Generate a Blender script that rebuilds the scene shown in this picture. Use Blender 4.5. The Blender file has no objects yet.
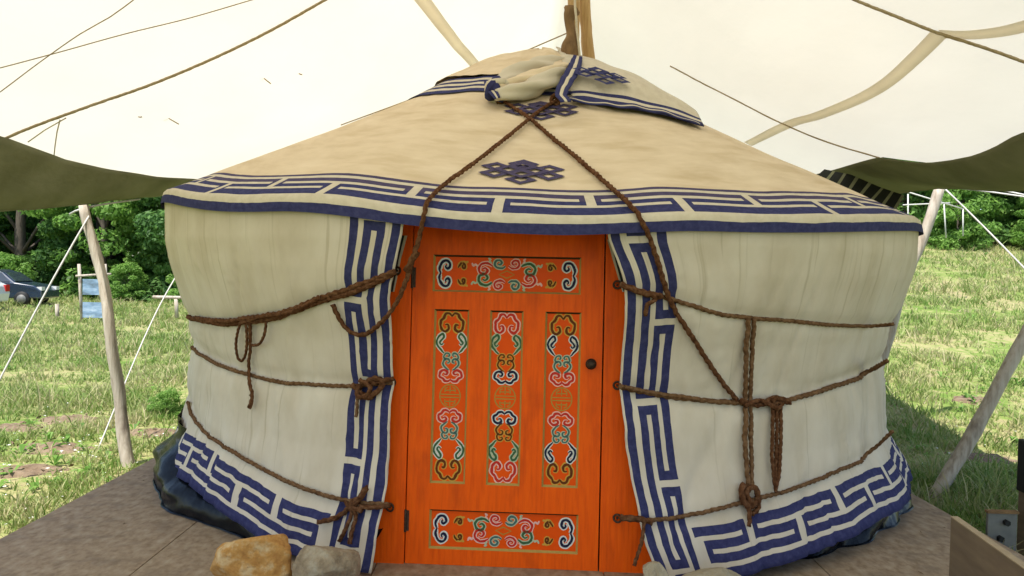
import bpy, math, random
import numpy as np
from mathutils import Vector, Matrix, noise
random.seed(7)
R=math.radians
# ------------------------------------------------------------------ camera
F=800.0
PITCH=math.atan(18/800); ROLL=.022
sc=bpy.context.scene
cam_d=bpy.data.cameras.new("camera"); cam=bpy.data.objects.new("camera",cam_d)
sc.collection.objects.link(cam); sc.camera=cam
CM=Matrix.Translation((0,0,1.6))@Matrix.Rotation(math.pi/2-PITCH,4,'X')@Matrix.Rotation(ROLL,4,'Z')
cam.matrix_world=CM
cam_d.sensor_width=36; cam_d.lens=36*F/1024; cam_d.clip_start=.05; cam_d.clip_end=2000
# ------------------------------------------------------------------ light
SUN_ELEV=R(65); SUN_AZ=R(-142)     # azimuth measured from +Y towards +X : the sun stands to the left
wd=bpy.data.worlds.new("World"); sc.world=wd; wd.use_nodes=True
nt=wd.node_tree; bg=nt.nodes['Background']
sky=nt.nodes.new('ShaderNodeTexSky'); sky.sky_type='NISHITA'; sky.sun_disc=False
sky.sun_elevation=SUN_ELEV; sky.sun_rotation=SUN_AZ
nt.links.new(sky.outputs[0],bg.inputs[0]); bg.inputs[1].default_value=.145
sd=bpy.data.lights.new("sun",'SUN'); sd.energy=4.2; sd.angle=R(.5); sd.color=(1,.95,.86)
sun=bpy.data.objects.new("sun",sd); sc.collection.objects.link(sun)
sv=Vector((math.sin(SUN_AZ)*math.cos(SUN_ELEV),math.cos(SUN_AZ)*math.cos(SUN_ELEV),math.sin(SUN_ELEV)))
sun.rotation_euler=sv.to_track_quat('Z','Y').to_euler()
sc.view_settings.view_transform='Standard'; sc.view_settings.look='None'
sc.view_settings.gamma=1; sc.view_settings.use_curve_mapping=False
sc.view_settings.exposure=.99
sc.cycles.max_bounces=8; sc.cycles.diffuse_bounces=4; sc.cycles.transparent_max_bounces=12

# ------------------------------------------------------------------ helpers
CO=Vector((0,0,1.6))
CR=CM.to_3x3()
def ray(px,py):
    return CR@Vector(((px-512)/F,-(py-288)/F,-1))
def at(px,py,Y):
    d=ray(px,py); return CO+d*(Y/d.y)
def lerp(a,b,t): return a+(b-a)*t
def smooth(t): t=max(0,min(1,t)); return t*t*(3-2*t)
def interp(x,pts):
    if x<=pts[0][0]: return pts[0][1]
    for (x0,y0),(x1,y1) in zip(pts,pts[1:]):
        if x<=x1: return lerp(y0,y1,(x-x0)/(x1-x0)) if x1>x0 else y1
    return pts[-1][1]
def n3(x,y,z=0): return noise.noise(Vector((x,y,z)))

def tag(o,label=None,cat=None,group=None,kind=None):
    if label: o['label']=label
    if cat: o['category']=cat
    if group: o['group']=group
    if kind: o['kind']=kind
    return o
def empty(name,loc,rz=0):
    o=bpy.data.objects.new(name,None); sc.collection.objects.link(o); o.location=loc; o.rotation_euler=(0,0,rz)
    o.empty_display_size=.2
    bpy.context.view_layer.update()
    return o
def link(name,me,parent=None,world=True):
    o=bpy.data.objects.new(name,me); sc.collection.objects.link(o)
    if parent is not None:
        o.parent=parent
        if world: o.matrix_parent_inverse=wm(parent).inverted()
    return o
def wm(o):
    m=o.matrix_basis if o.parent is None else wm(o.parent)@o.matrix_parent_inverse@o.matrix_basis
    return m
class MB:
    def __init__(s): s.v=[]; s.f=[]; s.m=[]; s.uv={} ; s.sm=[]
    def add(s,vs,fs,mi=0,smo=False,uvs=None):
        b=len(s.v); s.v+= [tuple(v) for v in vs]
        for i,f in enumerate(fs):
            s.f.append(tuple(b+k for k in f)); s.m.append(mi[i] if isinstance(mi,(list,tuple)) else mi); s.sm.append(smo)
        if uvs:
            for i,u in enumerate(uvs): s.uv[b+i]=u
        return b
    def box(s,c,h,mat=None,mi=0):
        vs=[Vector((c[0]+sx*h[0],c[1]+sy*h[1],c[2]+sz*h[2])) for sz in(-1,1) for sy in(-1,1) for sx in(-1,1)]
        if mat: vs=[mat@v for v in vs]
        s.add(vs,[(0,2,3,1),(4,5,7,6),(0,1,5,4),(1,3,7,5),(3,2,6,7),(2,0,4,6)],mi)
    def hexa(s,bot,top,mi=0):
        s.add(list(bot)+list(top),[(3,2,1,0),(4,5,6,7),(0,1,5,4),(1,2,6,5),(2,3,7,6),(3,0,4,7)],mi)
    def tube(s,pts,rad,seg=8,mi=0,cap=True,twist=0,strands=0,rough=0,smo=True):
        pts=[Vector(p) for p in pts]; n=len(pts)
        T=[(pts[min(i+1,n-1)]-pts[max(i-1,0)]).normalized() for i in range(n)]
        up=Vector((0,0,1)) if abs(T[0].z)<.9 else Vector((1,0,0))
        N=(up-T[0]*up.dot(T[0])).normalized(); vs=[]; L=0
        for i in range(n):
            if i: L+=(pts[i]-pts[i-1]).length
            N=(N-T[i]*N.dot(T[i])); N=N.normalized() if N.length>1e-6 else T[i].orthogonal().normalized()
            B=T[i].cross(N); r=rad[i] if isinstance(rad,(list,tuple)) else rad
            for k in range(seg):
                a=2*math.pi*k/seg; rr=r
                if strands: rr=r*(1+.24*math.cos(strands*(a-L*twist)))
                if rough: rr*=1+rough*n3(pts[i].x*9+k*1.7,pts[i].y*9,pts[i].z*9+k)
                vs.append(pts[i]+N*(math.cos(a)*rr)+B*(math.sin(a)*rr))
        fs=[(i*seg+k,i*seg+(k+1)%seg,(i+1)*seg+(k+1)%seg,(i+1)*seg+k) for i in range(n-1) for k in range(seg)]
        if cap: fs+= [tuple(range(seg-1,-1,-1)),tuple((n-1)*seg+k for k in range(seg))]
        s.add(vs,fs,mi,smo)
    def build(s,name,mats,parent=None,solid=0):
        me=bpy.data.meshes.new(name); me.from_pydata([tuple(v) for v in s.v],[],s.f)
        if not isinstance(mats,(list,tuple)): mats=[mats]
        for m in mats: me.materials.append(m)
        me.polygons.foreach_set('material_index',s.m)
        me.polygons.foreach_set('use_smooth',s.sm)
        if s.uv:
            ul=me.uv_layers.new(name='UVMap')
            li=np.zeros(len(me.loops),dtype=np.int32); me.loops.foreach_get('vertex_index',li)
            uvv=np.zeros((len(s.v),2),dtype=np.float32)
            for k,u in s.uv.items(): uvv[k]=u
            ul.data.foreach_set('uv',uvv[li].ravel())
        me.update()
        o=link(name,me,parent)
        if solid:
            md=o.modifiers.new('s','SOLIDIFY'); md.thickness=abs(solid); md.offset=-1 if solid>0 else 1
        return o
def grid(mb,P,nu,nv,mfun=None,uvf=None,smo=True,flip=False):
    """P(i,j) -> point; nu columns+1 verts"""
    vs=[];uvs=[]
    for j in range(nv):
        for i in range(nu):
            vs.append(P(i,j)); 
            if uvf: uvs.append(uvf(i,j))
    fs=[];ms=[]
    for j in range(nv-1):
        for i in range(nu-1):
            a=j*nu+i; f=(a,a+1,a+nu+1,a+nu)
            fs.append(f[::-1] if flip else f); ms.append(mfun(i,j) if mfun else 0)
    mb.add(vs,fs,ms,smo,uvs if uvf else None)
def catmull(pts,step=.02,closed=False):
    pts=[Vector(p) for p in pts]; n=len(pts); out=[]
    for i in range(n-1):
        p0=pts[max(i-1,0)];p1=pts[i];p2=pts[i+1];p3=pts[min(i+2,n-1)]
        k=max(1,int((p2-p1).length/step))
        for q in range(k):
            t=q/k
            out.append(.5*((2*p1)+(p2-p0)*t+(2*p0-5*p1+4*p2-p3)*t*t+(3*p1-p0-3*p2+p3)*t*t*t))
    out.append(pts[-1]); return out

# ------------------------------------------------------------------ materials
def newmat(name):
    m=bpy.data.materials.new(name); m.use_nodes=True; t=m.node_tree
    return m,t,t.nodes,t.links,t.nodes['Principled BSDF']
def nmat(name,cols,scale=5,rough=.8,coord='Object',stretch=(1,1,1),bump=.0,bscale=None,detail=6,spec=.3,pos=None,metal=0,bdist=.01,coat=0,rot=(0,0,0),fine=None,stain=None):
    m,t,N,L,b=newmat(name)
    tc=N.new('ShaderNodeTexCoord'); mp=N.new('ShaderNodeMapping'); mp.inputs['Scale'].default_value=stretch; mp.inputs['Rotation'].default_value=rot
    L.new(tc.outputs[coord],mp.inputs[0])
    nz=N.new('ShaderNodeTexNoise'); nz.inputs['Scale'].default_value=scale; nz.inputs['Detail'].default_value=detail; nz.inputs['Roughness'].default_value=.6
    L.new(mp.outputs[0],nz.inputs[0])
    cr=N.new('ShaderNodeValToRGB'); e=cr.color_ramp.elements
    k=len(cols); pos=pos or [.3+.4*i/(k-1) if k>1 else .5 for i in range(k)]
    while len(e)<k: e.new(.5)
    for i,c in enumerate(cols): e[i].position=pos[i]; e[i].color=(*c,1)
    L.new(nz.outputs[0],cr.inputs[0]); col=cr.outputs[0]
    if stain:   # (colour, scale, stretch, threshold lo, hi, amount)
        mp2=N.new('ShaderNodeMapping'); mp2.inputs['Scale'].default_value=stain[2]; L.new(tc.outputs[coord],mp2.inputs[0])
        n2=N.new('ShaderNodeTexNoise'); n2.inputs['Scale'].default_value=stain[1]; n2.inputs['Detail'].default_value=5; L.new(mp2.outputs[0],n2.inputs[0])
        mr=N.new('ShaderNodeMapRange'); mr.inputs[1].default_value=stain[3]; mr.inputs[2].default_value=stain[4]; mr.inputs[4].default_value=stain[5]; L.new(n2.outputs[0],mr.inputs[0])
        mx=N.new('ShaderNodeMix'); mx.data_type='RGBA'; L.new(mr.outputs[0],mx.inputs[0]); L.new(col,mx.inputs[6]); mx.inputs[7].default_value=(*stain[0],1); col=mx.outputs[2]
    L.new(col,b.inputs['Base Color']); b.inputs['Roughness'].default_value=rough
    b.inputs['Specular IOR Level'].default_value=spec; b.inputs['Metallic'].default_value=metal
    if coat: b.inputs['Coat Weight'].default_value=coat; b.inputs['Coat Roughness'].default_value=.25
    if bump:
        nb=N.new('ShaderNodeTexNoise'); nb.inputs['Scale'].default_value=bscale or scale; nb.inputs['Detail'].default_value=5; L.new(mp.outputs[0],nb.inputs[0])
        h=nb.outputs[0]
        if fine:
            nf=N.new('ShaderNodeTexNoise'); nf.inputs['Scale'].default_value=fine[0]; L.new(tc.outputs[coord],nf.inputs[0])
            ma=N.new('ShaderNodeMath'); ma.operation='MULTIPLY_ADD'; ma.inputs[1].default_value=fine[1]; L.new(nf.outputs[0],ma.inputs[0]); L.new(h,ma.inputs[2]); h=ma.outputs[0]
        bp=N.new('ShaderNodeBump'); bp.inputs['Strength'].default_value=bump; bp.inputs['Distance'].default_value=bdist
        L.new(h,bp.inputs['Height']); L.new(bp.outputs[0],b.inputs['Normal'])
    return m
M={}
FS=dict(coord='UV',rough=.95,spec=.1)
M['cream']=nmat('wall canvas cream',[(.52,.445,.345),(.59,.515,.42),(.64,.57,.48)],scale=2.2,stretch=(1.8,.9,1),bump=.45,bscale=1.3,bdist=.02,fine=(260,.05),stain=((.33,.27,.17),2.0,(17,.45,1),.60,.70,.4),**FS)
M['blue']=nmat('applique blue cotton',[(.026,.028,.085),(.038,.040,.113),(.055,.056,.14)],scale=30,bump=.3,bscale=80,bdist=.003,**FS)
M['roof']=nmat('roof canvas tan',[(.58,.455,.30),(.66,.53,.365),(.72,.59,.425)],scale=2.2,stretch=(1.2,2.5,1),bump=.55,bscale=1.3,bdist=.02,fine=(260,.05),stain=((.46,.34,.19),1.7,(1,3,1),.52,.72,.5),**FS)
M['roofb']=nmat('border canvas cream',[(.52,.45,.34),(.62,.55,.43)],scale=6,stretch=(3,3,1),bump=.4,bscale=4,bdist=.01,fine=(260,.05),**FS)
M['blueroof']=nmat('faded applique blue',[(.055,.045,.095),(.085,.068,.13)],scale=20,bump=.2,bscale=60,bdist=.003,**FS)
M['rope']=nmat('horsehair rope',[(.05,.019,.009),(.115,.05,.024),(.19,.095,.05)],scale=45,rough=1,spec=.05,bump=.8,bscale=180,bdist=.004)
M['ropelight']=nmat('worn tan rope',[(.075,.036,.017),(.155,.083,.042),(.23,.135,.074)],scale=45,rough=1,spec=.05,bump=.8,bscale=180,bdist=.004)
M['orange']=nmat('orange door paint',[(.68,.078,.0),(.80,.098,.0),(.86,.118,.0)],scale=4,stretch=(14,14,.9),rough=.5,spec=.16,bump=.5,bscale=5,bdist=.004,stain=((.45,.05,.002),6,(1,1,.5),.52,.72,.6))
M['orangedk']=nmat('orange panel paint',[(.72,.07,.0),(.80,.086,.0)],scale=5,rough=.5,spec=.14,bump=.2,bscale=15,bdist=.003)
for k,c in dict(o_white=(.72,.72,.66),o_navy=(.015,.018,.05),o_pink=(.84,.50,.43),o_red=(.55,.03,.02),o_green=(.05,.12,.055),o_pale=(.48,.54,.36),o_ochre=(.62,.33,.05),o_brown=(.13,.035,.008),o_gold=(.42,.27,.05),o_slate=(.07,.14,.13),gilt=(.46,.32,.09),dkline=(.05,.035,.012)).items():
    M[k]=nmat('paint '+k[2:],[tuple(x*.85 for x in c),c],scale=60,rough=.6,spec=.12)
M['iron']=nmat('dark iron',[(.03,.022,.018),(.09,.05,.03)],scale=60,rough=.6,metal=.5,bump=.4,bscale=90,bdist=.002)
M['plastic']=nmat('black plastic sheet',[(.003,.0035,.005),(.006,.007,.010)],scale=4,rough=.26,spec=.13,bump=.3,bscale=7,bdist=.02)
M['ply']=nmat('weathered plywood',[(.20,.135,.08),(.30,.215,.14),(.38,.30,.215)],scale=16,stretch=(1.4,.8,1),rough=.7,spec=.3,bump=.3,bscale=14,bdist=.004,fine=(150,.2),stain=((.16,.115,.08),5,(1,1.2,1),.52,.68,.55))
M['board']=nmat('raw board face',[(.13,.095,.065),(.19,.14,.095)],scale=3,stretch=(8,1,8),rough=.7,bump=.2,bscale=20,bdist=.003)
M['boardedge']=nmat('pale board edge',[(.30,.23,.15),(.38,.30,.20)],scale=20,rough=.8)
M['polew']=nmat('peeled pole wood',[(.26,.21,.16),(.42,.36,.29),(.50,.45,.38)],scale=3,stretch=(9,9,1),rough=.8,bump=.6,bscale=4,bdist=.01,stain=((.14,.10,.075),6,(1,1,.6),.55,.7,.8))
M['poley']=nmat('yellow pole wood',[(.36,.21,.08),(.52,.34,.15)],scale=5,stretch=(12,12,1),rough=.6,bump=.4,bdist=.006)
M['bark']=nmat('brown bark',[(.13,.075,.035),(.25,.15,.07)],scale=8,stretch=(2,2,1),rough=.9,bump=.8,bdist=.01)
M['trunk']=nmat('tree bark',[(.05,.04,.03),(.12,.10,.08)],scale=8,stretch=(3,3,.5),rough=.9,bump=.6,bdist=.02)
M['cord']=nmat('pale cord',[(.45,.38,.27),(.62,.54,.42)],scale=60,rough=.9)
M['cordbrown']=nmat('tan cord',[(.27,.20,.11),(.42,.33,.20)],scale=60,rough=.9)
M['cordwhite']=nmat('white cord',[(.45,.44,.41),(.58,.57,.54)],scale=60,rough=.8)
M['stoneo']=nmat('ochre sandstone',[(.30,.13,.035),(.46,.24,.07),(.60,.46,.27)],scale=13,rough=.9,bump=1,bscale=45,bdist=.012)
M['stoneg']=nmat('grey limestone',[(.17,.125,.08),(.29,.225,.15),(.38,.33,.25)],scale=14,rough=.9,bump=1,bscale=50,bdist=.012)
M['stonep']=nmat('pale limestone',[(.28,.23,.15),(.40,.35,.26)],scale=14,rough=.9,bump=1,bscale=50,bdist=.012)
M['grey']=nmat('galvanised grey',[(.13,.13,.125),(.19,.19,.18)],scale=9,rough=.55,metal=.3)
M['black']=nmat('black rubber',[(.008,.008,.008),(.016,.016,.016)],scale=20,rough=.6)
M['soil']=nmat('bare soil',[(.12,.08,.05),(.24,.18,.12)],scale=9,rough=1,bump=1,bscale=14,bdist=.03)
M['flower']=nmat('white flower',[(.65,.65,.62),(.8,.8,.78)],scale=9,rough=.9)
M['carblue']=nmat('dark blue car paint',[(.012,.025,.05),(.016,.03,.06)],scale=3,rough=.25,spec=.6,coat=1)
M['carwhite']=nmat('white car paint',[(.62,.64,.66),(.68,.70,.72)],scale=3,rough=.3,spec=.5,coat=1)
M['glass']=nmat('tinted car glass',[(.02,.03,.04),(.03,.04,.05)],scale=3,rough=.08,spec=.8)
M['lampred']=nmat('red lamp lens',[(.45,.01,.01),(.5,.02,.02)],scale=3,rough=.3)
M['lampclear']=nmat('clear lamp lens',[(.6,.6,.58),(.7,.7,.68)],scale=3,rough=.2)
M['poster']=nmat('weathered picture print',[(.10,.14,.17),(.20,.30,.42),(.42,.52,.62)],scale=2.5,stretch=(1,1,2.5),rough=.5)

def crumple(m):
    t=m.node_tree; N=t.nodes; L=t.links; b=N['Principled BSDF']; bp=[n for n in N if n.type=='BUMP'][0]
    tc=[n for n in N if n.type=='TEX_COORD'][0]; nz=N.new('ShaderNodeTexNoise'); nz.inputs['Scale'].default_value=5; L.new(tc.outputs['Object'],nz.inputs[0])
    mx=N.new('ShaderNodeMix'); mx.data_type='VECTOR'; mx.inputs[0].default_value=.12; L.new(tc.outputs['Object'],mx.inputs[4]); L.new(nz.outputs['Color'],mx.inputs[5])
    v=N.new('ShaderNodeTexVoronoi'); v.feature='F1'; v.inputs['Scale'].default_value=7; L.new(mx.outputs[1],v.inputs['Vector'])
    v2=N.new('ShaderNodeTexVoronoi'); v2.feature='F1'; v2.inputs['Scale'].default_value=17; L.new(mx.outputs[1],v2.inputs['Vector'])
    a=N.new('ShaderNodeMath'); a.operation='MULTIPLY_ADD'; a.inputs[1].default_value=.35; L.new(v2.outputs['Distance'],a.inputs[0]); L.new(v.outputs['Distance'],a.inputs[2])
    b2=N.new('ShaderNodeBump'); b2.inputs['Strength'].default_value=.16; b2.inputs['Distance'].default_value=.04; L.new(a.outputs[0],b2.inputs['Height']); L.new(bp.outputs[0],b2.inputs['Normal']); L.new(b2.outputs[0],b.inputs['Normal'])
crumple(M['plastic'])
def trans(name,c1,c2,tcol,w,scale,bump=0.3,uv=False,bs=2,stretch=(1,1,1),bd=.03,spots=False):
    m,t,N,L,b=newmat(name)
    tc=N.new('ShaderNodeTexCoord'); mp=N.new('ShaderNodeMapping'); mp.inputs['Scale'].default_value=stretch
    L.new(tc.outputs['Object'],mp.inputs[0])
    nz=N.new('ShaderNodeTexNoise'); nz.inputs['Scale'].default_value=scale; nz.inputs['Detail'].default_value=6; L.new(mp.outputs[0],nz.inputs[0])
    cr=N.new('ShaderNodeValToRGB'); cr.color_ramp.elements[0].position=.35; cr.color_ramp.elements[1].position=.65
    cr.color_ramp.elements[0].color=(*c1,1); cr.color_ramp.elements[1].color=(*c2,1); L.new(nz.outputs[0],cr.inputs[0]); L.new(cr.outputs[0],b.inputs['Base Color'])
    b.inputs['Roughness'].default_value=.9; b.inputs['Specular IOR Level'].default_value=.15
    tr=N.new('ShaderNodeBsdfTranslucent'); mx=N.new('ShaderNodeMixShader'); mx.inputs[0].default_value=w
    mc=N.new('ShaderNodeMix'); mc.data_type='RGBA'; mc.blend_type='MULTIPLY'; mc.inputs[0].default_value=1; mc.inputs[7].default_value=(*tcol,1); L.new(cr.outputs[0],mc.inputs[6]); L.new(mc.outputs[2],tr.inputs[0])
    L.new(b.outputs[0],mx.inputs[1]); L.new(tr.outputs[0],mx.inputs[2]); L.new(mx.outputs[0],N['Material Output'].inputs[0])
    nb=N.new('ShaderNodeTexNoise'); nb.inputs['Scale'].default_value=bs; nb.inputs['Detail'].default_value=5; L.new(mp.outputs[0],nb.inputs[0])
    bp=N.new('ShaderNodeBump'); bp.inputs['Strength'].default_value=bump; bp.inputs['Distance'].default_value=bd; L.new(nb.outputs[0],bp.inputs['Height'])
    L.new(bp.outputs[0],b.inputs['Normal']); L.new(bp.outputs[0],tr.inputs['Normal'])
    return m
M['canopy']=trans('white awning canvas',(.79,.765,.69),(.84,.815,.74),(1,.972,.92),.36,.9,bump=.25,bs=5,stretch=(1,.5,1),bd=.03)
M['seam']=trans('doubled awning seam',(.86,.82,.72),(.90,.865,.77),(1,.985,.95),.86,2,bump=.2)
M['green']=trans('olive tarpaulin',(.19,.19,.105),(.26,.26,.155),(1,1,.8),.15,1.5,bump=.7,bs=1.4,stretch=(.5,1.5,3),bd=.06)
M['greendk']=nmat('black ribbed fly',[(.008,.009,.006),(.014,.015,.01)],scale=4,rough=.8)
def leafmat(name,c1,c2,c3,tw=.35,sc=.35):
    m,t,N,L,b=newmat(name)
    g=N.new('ShaderNodeNewGeometry'); nz=N.new('ShaderNodeTexNoise'); nz.inputs['Scale'].default_value=sc; nz.inputs['Detail'].default_value=4; L.new(g.outputs['Position'],nz.inputs[0])
    n2=N.new('ShaderNodeMath'); n2.operation='MULTIPLY_ADD'; n2.inputs[1].default_value=.45; L.new(g.outputs['Random Per Island'],n2.inputs[0])
    n1=N.new('ShaderNodeMath'); n1.operation='SUBTRACT'; n1.inputs[1].default_value=.22; L.new(nz.outputs[0],n1.inputs[0]); L.new(n1.outputs[0],n2.inputs[2])
    cr=N.new('ShaderNodeValToRGB'); e=cr.color_ramp.elements; e.new(.5)
    for i,(p,c) in enumerate(((.25,c1),(.5,c2),(.75,c3))): e[i].position=p; e[i].color=(*c,1)
    L.new(n2.outputs[0],cr.inputs[0]); L.new(cr.outputs[0],b.inputs['Base Color']); b.inputs['Roughness'].default_value=.55; b.inputs['Specular IOR Level'].default_value=.3
    tr=N.new('ShaderNodeBsdfTranslucent'); L.new(cr.outputs[0],tr.inputs[0]); mx=N.new('ShaderNodeMixShader'); mx.inputs[0].default_value=tw
    L.new(b.outputs[0],mx.inputs[1]); L.new(tr.outputs[0],mx.inputs[2]); L.new(mx.outputs[0],N['Material Output'].inputs[0])
    return m
M['leafA']=leafmat('leaf mid green',(.06,.14,.03),(.13,.29,.06),(.23,.42,.10),tw=.58)
M['leafB']=leafmat('leaf bright green',(.07,.15,.028),(.16,.32,.055),(.26,.44,.10),tw=.5)
M['leafC']=leafmat('leaf dark green',(.045,.11,.028),(.10,.22,.055),(.17,.32,.085),tw=.55)
M['grass']=leafmat('meadow grass blades',(.12,.225,.035),(.27,.33,.10),(.46,.41,.23),tw=.35,sc=.9)

# ground material
def groundmat():
    m,t,N,L,b=newmat('meadow ground')
    tc=N.new('ShaderNodeTexCoord')
    def nz(s,d=6):
        n=N.new('ShaderNodeTexNoise'); n.inputs['Scale'].default_value=s; n.inputs['Detail'].default_value=d; L.new(tc.outputs['Object'],n.inputs[0]); return n.outputs[0]
    cr=N.new('ShaderNodeValToRGB'); e=cr.color_ramp.elements; e.new(.5); e.new(.6)
    for i,(p,c) in enumerate(((.32,(.09,.165,.03)),(.45,(.17,.23,.06)),(.56,(.30,.28,.13)),(.72,(.28,.22,.14)))): e[i].position=p; e[i].color=(*c,1)
    a=N.new('ShaderNodeMath'); a.operation='MULTIPLY_ADD'; a.inputs[1].default_value=.5; L.new(nz(6),a.inputs[0])
    s=N.new('ShaderNodeMath'); s.operation='MULTIPLY_ADD'; s.inputs[1].default_value=.6; s.inputs[2].default_value=-.05; L.new(nz(.5),s.inputs[0]); L.new(s.outputs[0],a.inputs[2])
    L.new(a.outputs[0],cr.inputs[0]); L.new(cr.outputs[0],b.inputs['Base Color']); b.inputs['Roughness'].default_value=1; b.inputs['Specular IOR Level'].default_value=.05
    bp=N.new('ShaderNodeBump'); bp.inputs['Distance'].default_value=.06; L.new(nz(9),bp.inputs['Height']); L.new(bp.outputs[0],b.inputs['Normal'])
    return m
M['ground']=groundmat()

# ------------------------------------------------------------------ ground
def gz(x,y):
    rise=.127*max(0,y-9)*smooth((x+1)/6)
    rise=min(rise,6+.02*y)
    return -.32+rise+.035*n3(x*.5,y*.5)+.015*n3(x*2,y*2,3)
def ground():
    mb=MB()
    xs=sorted(set([-400,-250,-150,-100,-70]+[round(-50+i*1.0,2) for i in range(101)]+[70,100,150,250,400]))
    ys=sorted(set([-200,-100,-50,-20]+[round(-10+i*1.0,2) for i in range(80)]+[75,90,120,180,280,400]))
    grid(mb,lambda i,j:(xs[i],ys[j],gz(xs[i],ys[j])),len(xs),len(ys))
    o=mb.build('ground',M['ground']); tag(o,kind='structure')
ground()

# ------------------------------------------------------------------ yurt body functions
XC,YC=.20,6.93; REAVE=2.97
def cyl(px,py,r):
    d=ray(px,py); ox,oy=CO.x-XC,CO.y-YC
    a=d.x*d.x+d.y*d.y; b=2*(ox*d.x+oy*d.y); c=ox*ox+oy*oy-r*r; q=b*b-4*a*c
    t=(-b-math.sqrt(max(q,0)))/(2*a); p=CO+d*t
    return math.atan2(p.x-XC,YC-p.y),p.z
def pol(ph,r,z): return Vector((XC+r*math.sin(ph),YC-r*math.cos(ph),z))
DOORPH=-.05
PROF=[(0,2.93),(.25,2.88),(.45,2.815),(.6,2.785),(.8,2.775),(.98,2.745),(1.1,2.765),(1.21,2.785),(1.35,2.835),(1.6,2.915),(1.75,2.945),(2.2,2.955)]
# lower rim of the roof cover, traced and put on the eave cylinder
RIMPX=[(162,201),(192,208),(225,213),(280,211),(322,211),(347,217),(375,221),(406,225),(450,230),(515,234),(570,236),(612,236),(640,231),(680,230),(720,232),(790,233),(850,232),(890,231),(921,231)]
RIM=[cyl(x,y,2.99) for x,y in RIMPX]
RIM=[(-math.pi,2.0),(-1.6,2.0)]+[(p,z) for p,z in RIM if abs(p)<1.2]+[(1.6,1.93),(math.pi,1.95)]
RIM.sort()
_RT=[sum(interp(-math.pi+2*math.pi*k/720+d,RIM) for d in (-.09,-.06,-.03,0,.03,.06,.09))/7 for k in range(721)]
def rimz(ph):
    t=(ph+math.pi)/(2*math.pi)*720; i=int(max(0,min(719,t))); return lerp(_RT[i],_RT[i+1],max(0,min(1,t-i)))
ROPELINES=[[cyl(x,y,2.80) for x,y in L] for L in (
 [(188,317),(205,321),(225,324),(245,322),(275,318),(305,307),(328,299),(350,293),(375,283),(396,272)],
 [(192,347),(205,357),(222,366),(247,374),(280,382),(310,384),(345,386),(372,384),(392,383)],
 [(188,402),(192,415),(205,432),(230,450),(265,470),(300,487),(335,498),(360,502),(390,505)],
 [(620,284),(637,291),(660,296),(690,305),(720,314),(750,318),(790,321),(830,325),(870,326),(893,324)],
 [(619,386),(640,391),(665,396),(700,400),(740,403),(775,402),(800,397),(835,386),(865,373),(887,361)],
 [(620,518),(640,520),(665,519),(695,514),(740,503),(790,490),(830,474),(865,455),(893,431)])]
WALLTOP=lambda ph: rimz(ph)+.05
def fold(ph,z):
    """shallow hanging folds of the wall canvas"""
    s=ph*2.8
    a=.016*n3(s*3.1+z*.5,z*.55,1.3)+.011*n3(s*7.5-z*.9,z*.6,5.1)+.0035*n3(s*19+z*1.2,z*.8,9.7)
    sh=abs(n3(s*3.6-z*.9,z*.35,17)); a+=-.016*max(0,1-sh*12)
    s2=abs(n3(s*5.2+z*2.2,z*.5,33)); a+=.009*max(0,1-s2*14)*smooth((n3(s*1.1,z*1.3,50)+.2)*3)       # sharp creases
    return a
def rwall(z,ph):
    r=interp(z,PROF)
    r+=.085*math.exp(-((ph-DOORPH)/.42)**2)*(1-.9*smooth((z-1.35)/.4))
    r+=fold(ph,z)*(1-.75*smooth((z-rimz(ph)+.35)/.3))
    for k,L in enumerate(ROPELINES):
        if (k<3)!=(ph<DOORPH): continue
        dz=z-interp(ph,L)
        if abs(dz)<.4:
            r-=.017*math.exp(-(dz/.045)**2)
            r+=math.exp(-(dz/.13)**2)*.012*n3(ph*62+dz*6,k*3.1,z*1.5)
    return r
ZAPEX=3.54
def roofz(r,ph):
    zr=rimz(ph)+.085
    t=1-r/REAVE
    zz=zr+(ZAPEX-zr)*t
    zz+=-.035*math.sin(math.pi*min(1,max(0,t)))
    if r<.9: zz-=.14*(1-r/.9)
    zz+=.010*n3(ph*9,r*1.3,2)*(1-t)+.006*n3(ph*3+r*2.2,r*3.5,7)
    return zz
def inside(p,off=0):
    dx,dy=p.x-XC,YC-p.y; r=math.hypot(dx,dy); ph=math.atan2(dx,dy)
    if p.z<rimz(ph)+.0: return r<rwall(p.z,ph)+off
    if p.z<rimz(ph)+.085: return r<REAVE+off
    return r<REAVE+off and p.z<roofz(min(r,REAVE),ph)+off*1.2
def hit(px,py,off=.02):
    d=ray(px,py); t=2.8
    while t<9.5:
        if inside(CO+d*t,off):
            lo,hi=t-.05,t
            for _ in range(12):
                m=(lo+hi)/2
                if inside(CO+d*m,off): hi=m
                else: lo=m
            return CO+d*hi
        t+=.05
    # just missed: put it where the ray passes the axis most closely
    best=min((abs(math.hypot((CO+d*(k*.05)).x-XC,(CO+d*(k*.05)).y-YC)-REAVE),k) for k in range(60,140))
    return CO+d*(best[1]*.05)

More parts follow.
